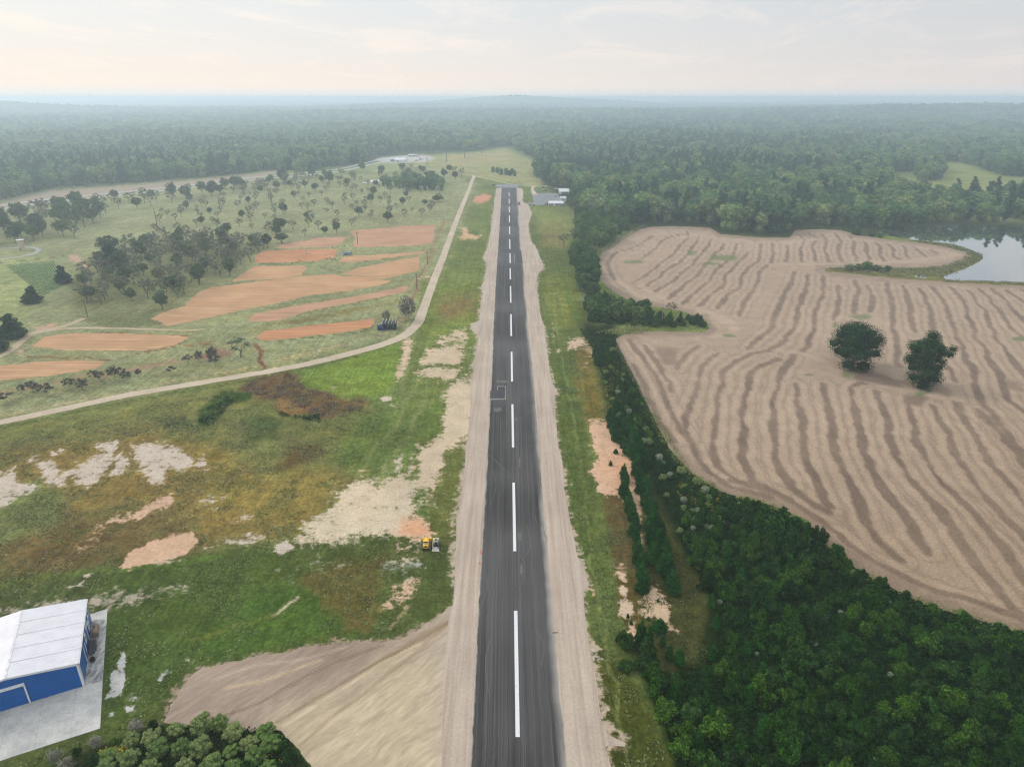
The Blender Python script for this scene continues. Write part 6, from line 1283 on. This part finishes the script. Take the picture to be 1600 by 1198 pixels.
building('white_hangar', 'white hangar at the forest corner, slate end wall under a pale roof', 873.8, 889, 303.6, 296, 16, M_SL, M_RW, 'x', [(.0, .2, .02, .98, 'panel', M_TRIM), (.3, .9, .1, .8, 'sliding_door', M_GD)], rise=.5)
building('warehouse', 'large pale warehouse of the distant compound by the highway', 616.5, 633.5, 253, 247.6, 26, M_WW, M_RW, 'x', [(.2, .35, .05, .6, 'door', M_GD)], rise=.45)
building('office_building', 'grey block left of the distant pale warehouse', 610, 616, 252.4, 248, 14, M_SL, M_RG, 'x', [(.2, .8, .3, .7, 'window', M_GL)], rise=.2)
building('brick_house', 'dark brown low house behind the distant warehouse lot', 638, 648.5, 244.8, 241.5, 14, M_BRK, M_RG, 'x', [(.1, .25, .3, .7, 'window', M_GL), (.5, .6, 0, .8, 'door', M_TRIM)], rise=.4)
building('storage_shed', 'short reddish shed beside the dark brown distant house', 649, 654, 245, 242.6, 10, M_RROOF, M_RG, 'x', [(.3, .7, 0, .7, 'door', M_GD)], rise=.3)
building('silver_barn', 'silver grey barn at the right end of the distant compound', 654, 660, 250, 246, 16, M_WW, M_RG, 'y', [(.3, .7, 0, .6, 'door', M_GD)], rise=.3)
building('equipment_shed', 'grey lean shed left of the silver barn of the distant compound', 648, 653.5, 251.5, 248.8, 10, M_WW, M_RG, 'x', [(.1, .9, 0, .7, 'bay', M_GD)], rise=.3)
building('white_cottage', 'white cottage left of the dark grove inside the orchard', 578.5, 592, 287.5, 282.2, 12, M_TRIM, M_RW, 'x', [(.2, .3, .3, .7, 'window', M_GL), (.6, .7, 0, .8, 'door', M_RROOF)], rise=.45)
building('tin_shed', 'small pale shed on the left of the white cottage', 567, 571.5, 288, 285.5, 6, M_TRIM, M_RG, 'x', [(.3, .7, 0, .7, 'door', M_GD)], rise=.3)
building('farmhouse', 'white farmhouse on the open green beyond the pond', 1472, 1484, 299, 294, 12, M_TRIM, M_RW, 'x', [(.2, .3, .3, .7, 'window', M_GL), (.45, .52, 0, .8, 'door', M_GD), (.7, .8, .3, .7, 'window', M_GL)], rise=.45)
building('white_barn', 'white barn half hidden by trees beyond the pond', 1416, 1434, 306, 296, 14, M_TRIM, M_RW, 'x', [(.3, .5, 0, .7, 'door', M_GD)], rise=.4)
# watch tower on the drive loop
x, y = map(float, G(35.5, 391)); t = empty('round_tower', (x, y, 0)); tag(t, 'pale round stone tower with a flat cap inside the drive loop', 'tower')
Ht = Hof(35, 391, 374.5); M_ST = paint('pale_stone', (.46, .37, .31), .9, .1, sc=.8); n = 20
MB().tube((0, 0, 0), (0, 0, Ht * .9), 2.4, 2.1, n=n).build('shaft', M_ST, t); MB().tube((0, 0, Ht * .9), (0, 0, Ht * .96), 2.2, 2.9, n=n).build('corbel', M_ST, t); MB().tube((0, 0, Ht * .96), (0, 0, Ht), 2.95, 2.95, n=n).build('cap', paint('pale_grey_cap', (.55, .55, .55), .8, .2), t)
MB().box(-.5, .5, -2.5, -2.2, 0, 2.1).build('door', M_BRK, t); MB().tube((1.5, 0, Ht), (1.5, 0, Ht + 1.2), .06).build('mast', M_BLK, t)
# ------------------------------------------------------------------ vehicles
def car(label, px, py, c, rz, L_=4.6, W_=1.85, H_=1.5, pickup=False, cat='car', group=None, name='parked_car'):
    x, y = map(float, G(px, py)); t = empty(name, (x, y, .06), rz); tag(t, label, cat, group)
    mt = paint('paint_' + '_'.join('%d' % (q * 99) for q in c), c, .3, .5, var=.05); h = H_ * .55
    MB().prism([(-L_ / 2, .3), (L_ / 2, .3), (L_ / 2, h * .85), (L_ * .42, h), (-L_ * .46, h), (-L_ / 2, h * .9)], -W_ / 2, W_ / 2, ax='y').build('body', mt, t, bevel=.06)
    pr = [(-L_ * .02, h), (L_ * .28, h), (L_ * .2, H_), (L_ * .04, H_)] if pickup else [(-L_ * .42, h), (L_ * .28, h), (L_ * .12, H_), (-L_ * .28, H_)]
    MB().prism(pr, -W_ * .44, W_ * .44, ax='y').build('windows', M_GL, t); a, b = pr[3][0], pr[2][0]
    MB().box(a - .05, b + .05, -W_ * .43, W_ * .43, H_ - .01, H_ + .05).build('roof', mt, t)
    for sx in (-1, 1):
        for sy in (-1, 1): MB().tube((sx * L_ * .32, sy * W_ * .5 - sy * .22, .33), (sx * L_ * .32, sy * W_ * .5 + sy * .01, .33), .33, n=12).build('wheel', M_DK, t)
    for sy in (-.6, .6): MB().box(L_ / 2 - .02, L_ / 2 + .03, sy * W_ / 2 - .15, sy * W_ / 2 + .15, h * .6, h * .8).build('headlight', M_TRIM, t)
    return t
car('blue and white car among the people at the plot corner', 541.5, 398.5, (.10, .20, .38), .15, 6.0, 2.3, 1.9)
car('small bluish car parked nose to the side of the blue and white one', 546.3, 396.8, (.30, .38, .5), 1.2, 4.4, 1.9, 1.5)
car('dark pickup on the grass beyond the runway end', 771.2, 290, (.06, .05, .07), .4, 6.4, 2.4, 2.2, True, 'pickup')
car('white pickup beside the dark one at the turnaround pad', 778, 291.5, (.6, .62, .64), -.5, 6.8, 2.5, 2.2, True, 'pickup')
car('white car alone on the grey parking apron', 868.5, 307.8, (.66, .67, .7), .05, 6.2, 2.2, 1.6)
car('dark car first in the upper group above the apron', 848.5, 293.8, (.03, .04, .05), .1, 5, 2, 1.6); car('pale car in the middle of the upper group above the apron', 854.5, 293, (.5, .5, .48), .3, 5, 2, 1.6)
car('tan van last in the upper group above the apron', 858.5, 293.6, (.42, .36, .28), .2, 5, 2, 2.1)
car('long dark truck on the grass between porta-potty and white hangar', 851, 298.2, (.04, .045, .06), .05, 9, 2.4, 1.8, True, 'truck'); car('greenish car on the grass left of the white hangar', 864, 299.6, (.22, .30, .27), .1, 4.8, 1.9, 1.5)
# portable toilet
x, y = map(float, G(839.2, 300)); t = empty('portable_toilet', (x, y, .03)); tag(t, 'bright blue portable toilet beside the curved dirt drive', 'toilet'); M_PB = paint('blue_plastic', (.05, .26, .62), .5, .4)
MB().box(-.7, .7, -.7, .7, 0, 2.2).build('cabin', M_PB, t, bevel=.04); MB().box(-.45, .45, -.75, -.71, .1, 2.0).build('door', paint('pale_blue_plastic', (.12, .36, .7), .5, .4), t); MB().prism([(-.75, 2.2), (.75, 2.2), (0, 2.6)], -.75, .75, ax='y').build('roof', M_TRIM, t)
# rollers on the taxiway
M_YL = paint('machine_yellow', (.72, .42, .02), .45, .4, var=.2); M_CR = paint('machine_cream', (.58, .52, .38), .5, .4)
def roller(px, py, c, label):
    x, y = map(float, G(px, py)); t = empty('road_roller', (x, y, .05), R(90)); tag(t, label, 'road roller', 'machines on the taxiway')
    MB().box(-1.6, 1.2, -.8, .8, .9, 1.5).build('body', c, t, bevel=.08); MB().tube((2.0, -.95, .75), (2.0, .95, .75), .75, n=18).build('drum', paint('drum_steel', (.3, .3, .3), .4, .5) if 'drum_steel' not in bpy.data.materials else bpy.data.materials['drum_steel'], t)
    MB().box(1.1, 2.2, -1.1, -.97, .6, .95).box(1.1, 2.2, .97, 1.1, .6, .95).build('yoke', c, t)
    for s in (-1, 1): MB().tube((-1.2, s * .75, .7), (-1.2, s * 1.05, .7), .7, n=16).build('wheel', M_DK, t)
    for sx in (-.7, .6):
        for s in (-.6, .6): MB().tube((sx, s, 1.5), (sx, s, 2.6), .04).build('canopy_post', M_BLK, t)
    MB().box(-.9, .8, -.8, .8, 2.6, 2.72).build('canopy', c, t); MB().box(-.5, .0, -.3, .3, 1.5, 1.9).build('seat', M_BLK, t); return t
roller(828, 320, M_YL, 'yellow road roller on the taxiway, closest to the runway'); roller(834, 320.6, M_CR, 'dull road roller on the taxiway beside the yellow one')
x, y = map(float, G(854, 320.6)); t = empty('farm_tractor', (x, y, .05), R(180)); tag(t, 'dark red tractor parked at the end of the long shed hangar', 'tractor'); M_RD = paint('dull_red', (.28, .06, .04), .5, .4)
MB().box(-.2, 2.1, -.45, .45, .9, 1.6).build('hood', M_RD, t, bevel=.08); MB().box(-1.3, -.1, -.7, .7, 1.2, 2.6).build('cab', M_GL, t, bevel=.06); MB().box(-1.4, 0, -.75, .75, 2.6, 2.72).build('cab_roof', M_RD, t)
for s in (-1, 1): MB().tube((-.9, s * .75, .85), (-.9, s * 1.2, .85), .85, n=16).build('rear_wheel', M_DK, t); MB().tube((1.6, s * .6, .5), (1.6, s * .85, .5), .5, n=14).build('front_wheel', M_DK, t)
MB().tube((1.2, .3, 1.6), (1.2, .3, 2.3), .05).build('exhaust', M_BLK, t)
# bulldozer and skid steer by the runway
def track(parent, x, y0, y1, w_, h):
    n = 8; pr = []
    for k in range(n + 1): a = math.pi / 2 + k * math.pi / n; pr.append((y0 + h / 2 + math.cos(a) * h / 2, h / 2 + math.sin(a) * h / 2))
    for k in range(n + 1): a = -math.pi / 2 + k * math.pi / n; pr.append((y1 - h / 2 + math.cos(a) * h / 2, h / 2 + math.sin(a) * h / 2))
    tr = MB().prism(pr, x - w_ / 2, x + w_ / 2).build('track', bpy.data.materials['track_steel'], parent)
    m = MB(); k = y0 + .25
    while k < y1 - .2: m.box(x - w_ / 2 - .02, x + w_ / 2 + .02, k, k + .06, h, h + .035); k += .22
    m.build('track_pads', M_BLK, tr)
paint('track_steel', (.10, .09, .085), .7, .3, sc=4)
x, y = map(float, G(665.5, 859.5)); t = empty('bulldozer', (x, y, 0), R(2)); tag(t, 'yellow bulldozer parked with its blade away beside the orange sand', 'bulldozer')
# faces +y (blade far), rear towards the camera
for s in (-1, 1): track(t, s * 1.02, -.1, 3.1, .5, .95)
MB().box(-.72, .72, .1, 3.0, .5, 1.15).build('chassis', M_YL, t, bevel=.06)
MB().prism([(1.6, 1.1), (3.5, 1.1), (3.5, 1.75), (1.6, 1.95)], -.55, .55).build('hood', M_YL, t, bevel=.06)
MB().box(-.75, .75, -.05, .75, 1.0, 1.6).build('fuel_tank', M_YL, t, bevel=.1); MB().box(-.35, .35, -.12, -.06, 1.05, 1.5).build('rear_grille', M_BLK, t)
cab_ = MB().box(-.62, .62, .8, 1.6, 1.15, 2.35).build('cab', M_GL, t, bevel=.04); MB().box(-.7, .7, .7, 1.7, 2.35, 2.5).build('cab_roof', M_YL, t, bevel=.05); MB().box(-.6, .6, .74, .8, 1.6, 2.0).build('rear_window', paint('pale_glass', (.35, .42, .48), .2, .6), cab_)
for s in (-1, 1): MB().box(s * .72 - .1, s * .72 + .1, .6, 1.6, 1.15, 1.5).build('fender', M_YL, t)
bl = MB().prism([(3.9, .1), (4.05, .1), (3.95, .6), (4.05, 1.15), (3.9, 1.15), (3.78, .6)], -1.65, 1.65).build('blade', M_YL, t, bevel=.02)
for s in (-1, 1): MB().box(s * 1.0 - .06, s * 1.0 + .06, 2.3, 3.85, .45, .65).build('push_arm', M_YL, t)
MB().tube((.25, 2.6, 1.85), (.25, 2.6, 2.6), .06).build('exhaust', M_BLK, t)
x, y = map(float, G(680.5, 860)); t = empty('skid_steer_loader', (x, y, 0), R(-1)); tag(t, 'cream skid steer loader with its bucket on the ground beside the bulldozer', 'loader')
for s in (-1, 1): track(t, s * .72, .75, 3.2, .42, .75)
MB().box(-.5, .5, .9, 3.3, .35, 1.1).build('chassis', M_BLK, t, bevel=.05); MB().box(-.8, .8, 2.6, 3.5, .8, 1.75).build('engine_cover', M_CR, t, bevel=.08)
cb = MB().box(-.5, .5, 1.2, 2.7, 1.1, 2.15).build('cab', M_CR, t, bevel=.05); MB().box(-.36, .36, 1.14, 1.19, 1.2, 2.0).build('front_window', M_GL, cb); MB().box(-.4, .4, 1.35, 2.5, 2.151, 2.18).build('roof_window', M_GL, cb)
for s in (-1, 1): MB().prism([(.55, .35), (.75, .35), (1.2, 1.5), (3.3, 1.8), (3.3, 2.0), (1.0, 1.75), (.45, .6)], s * .8 - .08, s * .8 + .08).build('lift_arm', M_CR if s < 0 else M_BLK, t)
MB().add([(-.95, -.35, .06), (.95, -.35, .06), (.95, .55, .08), (-.95, .55, .08), (-.95, .6, .7), (.95, .6, .7), (-.95, -.35, .02), (.95, -.35, .02), (.95, .68, .02), (-.95, .68, .02), (-.95, .68, .72), (.95, .68, .72)], [(0, 1, 2, 3), (3, 2, 5, 4), (6, 9, 8, 7), (9, 10, 11, 8), (0, 6, 7, 1), (4, 5, 11, 10), (0, 3, 9, 6), (3, 4, 10, 9), (1, 7, 8, 2), (2, 8, 11, 5)]).build('bucket', paint('worn_bucket', (.52, .48, .43), .5, .4), t)
# cones
M_OR = paint('cone_orange', (.75, .13, .03), .6, .3, var=.05)
for px, py, lab in ((750.6, 863.5, 'orange traffic cone at the runway edge, farther of two'), (749.6, 880, 'orange traffic cone at the runway edge, nearer of two')):
    x, y = map(float, G(px, py)); t = empty('traffic_cone', (x, y, .05)); tag(t, lab, 'cone', 'cones at the runway edge')
    MB().tube((0, 0, .04), (0, 0, .75), .19, .04, n=12).build('body', M_OR, t); MB().box(-.24, .24, -.24, .24, 0, .05).build('base', M_OR, t); MB().tube((0, 0, .36), (0, 0, .5), .135, .105, n=12).build('collar', M_TRIM, t)
# dark rack with pale poles and blue drums
x, y = map(float, G(589.5, 516.5)); t = empty('equipment_rack', (x, y, 0), R(8)); tag(t, 'dark steel rack loaded with blue and black gear at the road bend', 'rack')
M_TEAL = paint('dark_teal_steel', (.05, .09, .10), .5, .4); M_PP = paint('pale_pole', (.55, .52, .47), .6, .3); M_BL2 = paint('deep_blue_plastic', (.012, .05, .20), .4, .5); M_BT = paint('black_tarp', (.010, .016, .022), .6, .3)
LX, DY, RH = 10.2, 5.2, 3.6
for px_ in (2.7, 5.5, 8.3, 10.2):
    for py_ in (0, DY): MB().box(px_ - .09, px_ + .09, py_ - .09, py_ + .09, 0, RH).build('upright', M_TEAL, t)
for zz in (.9, 2.1, RH):
    for py_ in (-.02, DY + .02): MB().box(2.6, 10.3, py_ - .06, py_ + .06, zz - .06, zz + .06).build('beam', M_TEAL, t)
for a, b in ((2.7, 5.5), (5.5, 8.3)): MB().tube((a, -.12, RH if a < 4 else 2.1), (b, -.12, 2.1 if a < 4 else RH), .05, n=6).build('brace', M_TEAL, t)
gg = np.random.default_rng(77)
for i in range(5):
    m = MB(); xx = 2.9 + i * 1.5; hh = 3.0 + gg.uniform(-.2, .6); m.prism([(.25, .15), (DY - .2, .15), (DY - .1, hh + .5), (DY * .5, hh + .2), (.3, hh - .3)], xx, xx + 1.25); m.build('tarp_bundle', M_BT, t, bevel=.15)
for (xx, yy, zz, w_, h_) in ((0, 0, 0, 1.5, 1.7), (1.4, .3, 0, 1.2, 1.5), (.1, .5, 1.72, 1.2, 1.1), (.0, 2.2, 0, 1.6, 1.5), (1.5, 2.2, 1.5, 1.1, 1.0), (2.85, -.75, 0, 1.0, 1.5)):
    MB().tube((xx + w_ / 2, yy + w_ / 2, zz), (xx + w_ / 2, yy + w_ / 2, zz + h_), w_ / 2, n=16).build('drum', M_BL2, t, bevel=.05)
for i in range(5): MB().tube((2.5 + i * 1.75, -.1, RH + .15), (3.5 + i * 1.75, DY + .8, RH + 1.5), .09, n=6).build('pole', M_PP, t)
# ------------------------------------------------------------------ utility poles
def pole(px, base, top, label, arm=True, lean=0):
    x, y = map(float, G(px, base)); H = Hof(px, base, top); t = empty('utility_pole', (x, y, 0), R(10)); tag(t, label, 'pole', 'utility poles')
    w_ = max(.16, .0009 * math.hypot(x, y) * .6); MB().tube((0, 0, -.2), (lean, 0, H), w_, w_ * .7, n=8).build('pole', M_BARK if 'brown_pole' not in bpy.data.materials else bpy.data.materials['brown_pole'], t)
    if arm: MB().box(-1.3, 1.3, -.08, .08, H * .92, H * .92 + .16).build('crossarm', M_BARK, t); [MB().tube((s, 0, H * .92 + .16), (s, 0, H * .92 + .45), .06).build('insulator', M_GD, t) for s in (-1.15, 0, 1.15)]
for a in [(559, 381, 363, 'utility pole at the corner of the widest pinkish plot'), (668, 413, 393, 'utility pole right of the plots, by the upper ditch'), (651.5, 452, 427, 'utility pole right of the plots, by the ditch crossing'),
          (245.5, 352, 325, 'utility pole in the open orchard, left one'), (344.5, 331, 307, 'utility pole in the open orchard, near the highway trees'), (137, 495, 468, 'slim grey light pole at the end of the dirt track'),
          (425, 318, 298, 'far utility pole among the orchard trees'), (667.5, 258.5, 246, 'hazy far pole beside the distant compound'), (698, 253, 240, 'hazy far pole in the pale meadow'), (726, 247, 234, 'hazy far pole close to the left woods'), (592, 276, 260, 'hazy far pole above the white cottage'), (753, 241, 230, 'hazy far pole at the top of the pale meadow')]:
    pole(*a)
x, y = map(float, G(696, 345)); Hw = Hof(696, 345, 333.5); t = empty('windsock', (x, y, 0)); tag(t, 'orange windsock on a thin mast beside the ditch', 'windsock')
MB().tube((0, 0, 0), (0, 0, Hw), .12, .08).build('mast', M_TRIM, t); MB().tube((.1, 0, Hw - .4), (2.4, .3, Hw - .75), .5, .26, n=12).build('sock', M_OR, t, smooth=True); MB().tube((0, 0, Hw - .4), (.15, 0, Hw - .4), .52, .52, n=12, cap=False).build('hoop', M_BLK, t)
# dead trees and snags
def snag(px, base, top, label, seed, spread=2.5):
    x, y = map(float, G(px, base)); H = Hof(px, base, top); t = empty('dead_tree', (x, y, 0)); tag(t, label, 'dead tree'); gg = np.random.default_rng(seed); m = MB(); limbs(m, gg, H * .4, H, 1, 5, spread, .3, .2)
    m.build('trunk', M_BARKP, t, smooth=True); m = MB()
    for k in range(9): a = gg.uniform(0, 6.3); z = H * gg.uniform(.3, .95); m.tube((0, 0, z), (math.cos(a) * spread * .8, math.sin(a) * spread * .8, z + gg.uniform(.3, 1.5)), .07, .02, 4)
    m.build('branches', M_BARKP, t)
snag(957, 292, 262, 'pale dead tree standing out of the woods near the pine plantation', 1, 3.5); snag(910, 474, 450, 'pale bare tree at the foot of the large round hedgerow tree', 2, 2.6)
snag(1033, 500, 471, 'thin grey snag rising from the tongue of scrub', 3, .7); snag(1378, 298, 285, 'pale dead tree between the pale crowns in front of the far green', 4, 4)
snag(146, 462, 430, 'bare pale branched tree at the edge of the crowded grove', 5, 3.2)
single('pecan3', 1049, 492, 470, 20, 'lone thin yellowish tree leaning over the tongue of scrub', H0=11.5, W0=9)
# ------------------------------------------------------------------ people
M_SH = paint('white_shirt', (.80, .81, .84), .9, .1, var=.05); M_TR = paint('dark_trousers', (.045, .055, .09), .9, .1); M_SK = paint('skin', (.36, .22, .16), .6, .3); M_HR = paint('dark_hair', (.03, .022, .018), .8, .2); M_BLS = paint('blue_shirt', (.10, .2, .42), .9, .1, var=.05)
def person_mesh(pose, seed):
    J = {'pel': (0, 0, .95, .15), 'waist': (0, -.01, 1.1, .13), 'chest': (0, -.02, 1.33, .165), 'neck': (0, 0, 1.5, .06), 'head': (0, .02, 1.64, .1), 'top': (0, .02, 1.74, .075)}
    for s, n in ((-1, 'l'), (1, 'r')):
        st = .22 * pose * s
        J.update({n + 'hip': (s * .1, 0, .88, .1), n + 'knee': (s * .12, st * .6 + .03, .48, .065), n + 'ank': (s * .12, st, .08, .045), n + 'toe': (s * .13, st + .16, .04, .04),
                  n + 'sho': (s * .19, -.02, 1.42, .07), n + 'elb': (s * .25, -.03 - st * .4, 1.14, .048), n + 'wri': (s * .24, .1 - st * .6, .9, .034), n + 'han': (s * .23, .15 - st * .6, .82, .04)})
    E = [('pel', 'waist'), ('waist', 'chest'), ('chest', 'neck'), ('neck', 'head'), ('head', 'top')]
    for n in 'lr': E += [('pel', n + 'hip'), (n + 'hip', n + 'knee'), (n + 'knee', n + 'ank'), (n + 'ank', n + 'toe'), ('chest', n + 'sho'), (n + 'sho', n + 'elb'), (n + 'elb', n + 'wri'), (n + 'wri', n + 'han')]
    ks = list(J); me = bpy.data.meshes.new('p'); me.from_pydata([J[k][:3] for k in ks], [(ks.index(a), ks.index(b)) for a, b in E], []); o = bpy.data.objects.new('p', me); COL.objects.link(o)
    sk = o.modifiers.new('s', 'SKIN'); o.modifiers.new('u', 'SUBSURF').levels = 1
    for i, k in enumerate(ks): me.skin_vertices[0].data[i].radius = (J[k][3], J[k][3] * .85)
    me.skin_vertices[0].data[0].use_root = True
    bpy.context.view_layer.update(); ev = o.evaluated_get(bpy.context.evaluated_depsgraph_get()); r = bpy.data.meshes.new_from_object(ev); bpy.data.objects.remove(o)
    return r
def clothe(me, shirt):
    me.materials.clear()
    for m in (shirt, M_TR, M_SK, M_HR): me.materials.append(m)
    for p in me.polygons:
        c = p.center; p.use_smooth = True
        p.material_index = 3 if (c.z > 1.69 or (c.z > 1.58 and c.y < -.02 and abs(c.x) < .12)) else 2 if c.z > 1.5 or (abs(c.x) > .19 and c.z < 1.12 and c.z > .7) else 0 if c.z > .98 else 1
    return me
PM = [clothe(person_mesh(.2, 0), M_SH), clothe(person_mesh(1, 1), M_SH), clothe(person_mesh(.5, 2), M_BLS)]
PEOPLE = [(520, 387.6), (527.6, 387.4), (537.9, 386), (538, 389.6), (531.5, 390.8), (535.6, 393), (530.2, 397.7), (527.4, 400.6), (524, 407), (537.3, 400), (549.3, 398), (546, 397), (556, 393.6), (507, 399.6), (508.8, 405.8), (511.8, 406.6), (514.8, 403.4), (515.6, 406), (517, 408), (518.4, 405), (519, 407.6), (481.6, 397), (484.6, 396.6), (479, 397.6), (488.8, 408.4), (468.4, 409), (456, 413.4), (424, 411), (407.5, 414), (401.8, 408.6), (406.4, 401.6)]
ACT = ['standing', 'walking', 'leaning forward a little']; gp = 'people in white shirts at the plowed plots'
spots = ['by the grassy corner above the red plot', 'near the corner above the red plot', 'farthest up the grassy lane', 'halfway down the grassy lane', 'left of the grassy lane', 'just behind the blue and white car', 'left of the cars', 'at the lower end of the lane', 'in dark trousers, apart below the lane', 'at the left bumper of the blue and white car', 'to the right of the cars', 'between the two cars', 'alone on the grass right of the cars', 'inside the red plot near its right end', 'at the left end of the crowd on the grass edge', 'second from the left in the crowd on the grass edge', 'rearmost in the crowd on the grass edge', 'in the middle of the crowd on the grass edge', 'front of the crowd on the grass edge', 'right of centre in the crowd on the grass edge', 'at the right end of the crowd on the grass edge', 'middle of three inside the red plot', 'right one of three inside the red plot', 'left one of three inside the red plot', 'first left of the crowd along the red plot edge', 'second left of the crowd along the red plot edge', 'on the grass strip below the red plot', 'farther left below the red plot', 'leftmost below the red plot', 'at the lower left corner of the red plot', 'at the grove edge beside the red plot']
for i, (px, py) in enumerate(PEOPLE):
    x, y = map(float, G(px, py)); k = i % 3 if i % 5 else 2; o = bpy.data.objects.new('person', PM[k]); COL.objects.link(o); o.location = (x, y, .03); o.rotation_euler = (0, 0, float(RNG.uniform(0, 6.28))); o.scale = (1.25, 1.25, 1.12)
    tag(o, 'person in a %s shirt %s' % ('white' if k < 2 else 'blue', spots[i]), 'person', gp)
# feather rows of crop in the striped plot
M_CROP = leaf_mat('row_crop', [(.07, .12, .07), (.06, .11, .06)], island=.3)
a0 = np.array(G(10, 414)); a1 = np.array(G(82, 408)); b0 = np.array(G(68, 462)); b1 = np.array(G(104, 444))
gg = np.random.default_rng(88); AL = []
for k in range(17):
    f_ = k / 16; p0 = a0 * (1 - f_) + a1 * f_; p1 = b0 * (1 - f_) + b1 * f_; m = 300; tt = gg.random(m)[:, None]; AL.append(p0 + (p1 - p0) * tt + gg.normal(size=(m, 2)) * .14)
cards('row_crop', np.vstack(AL), .1, .5, .5, M_CROP, 300)
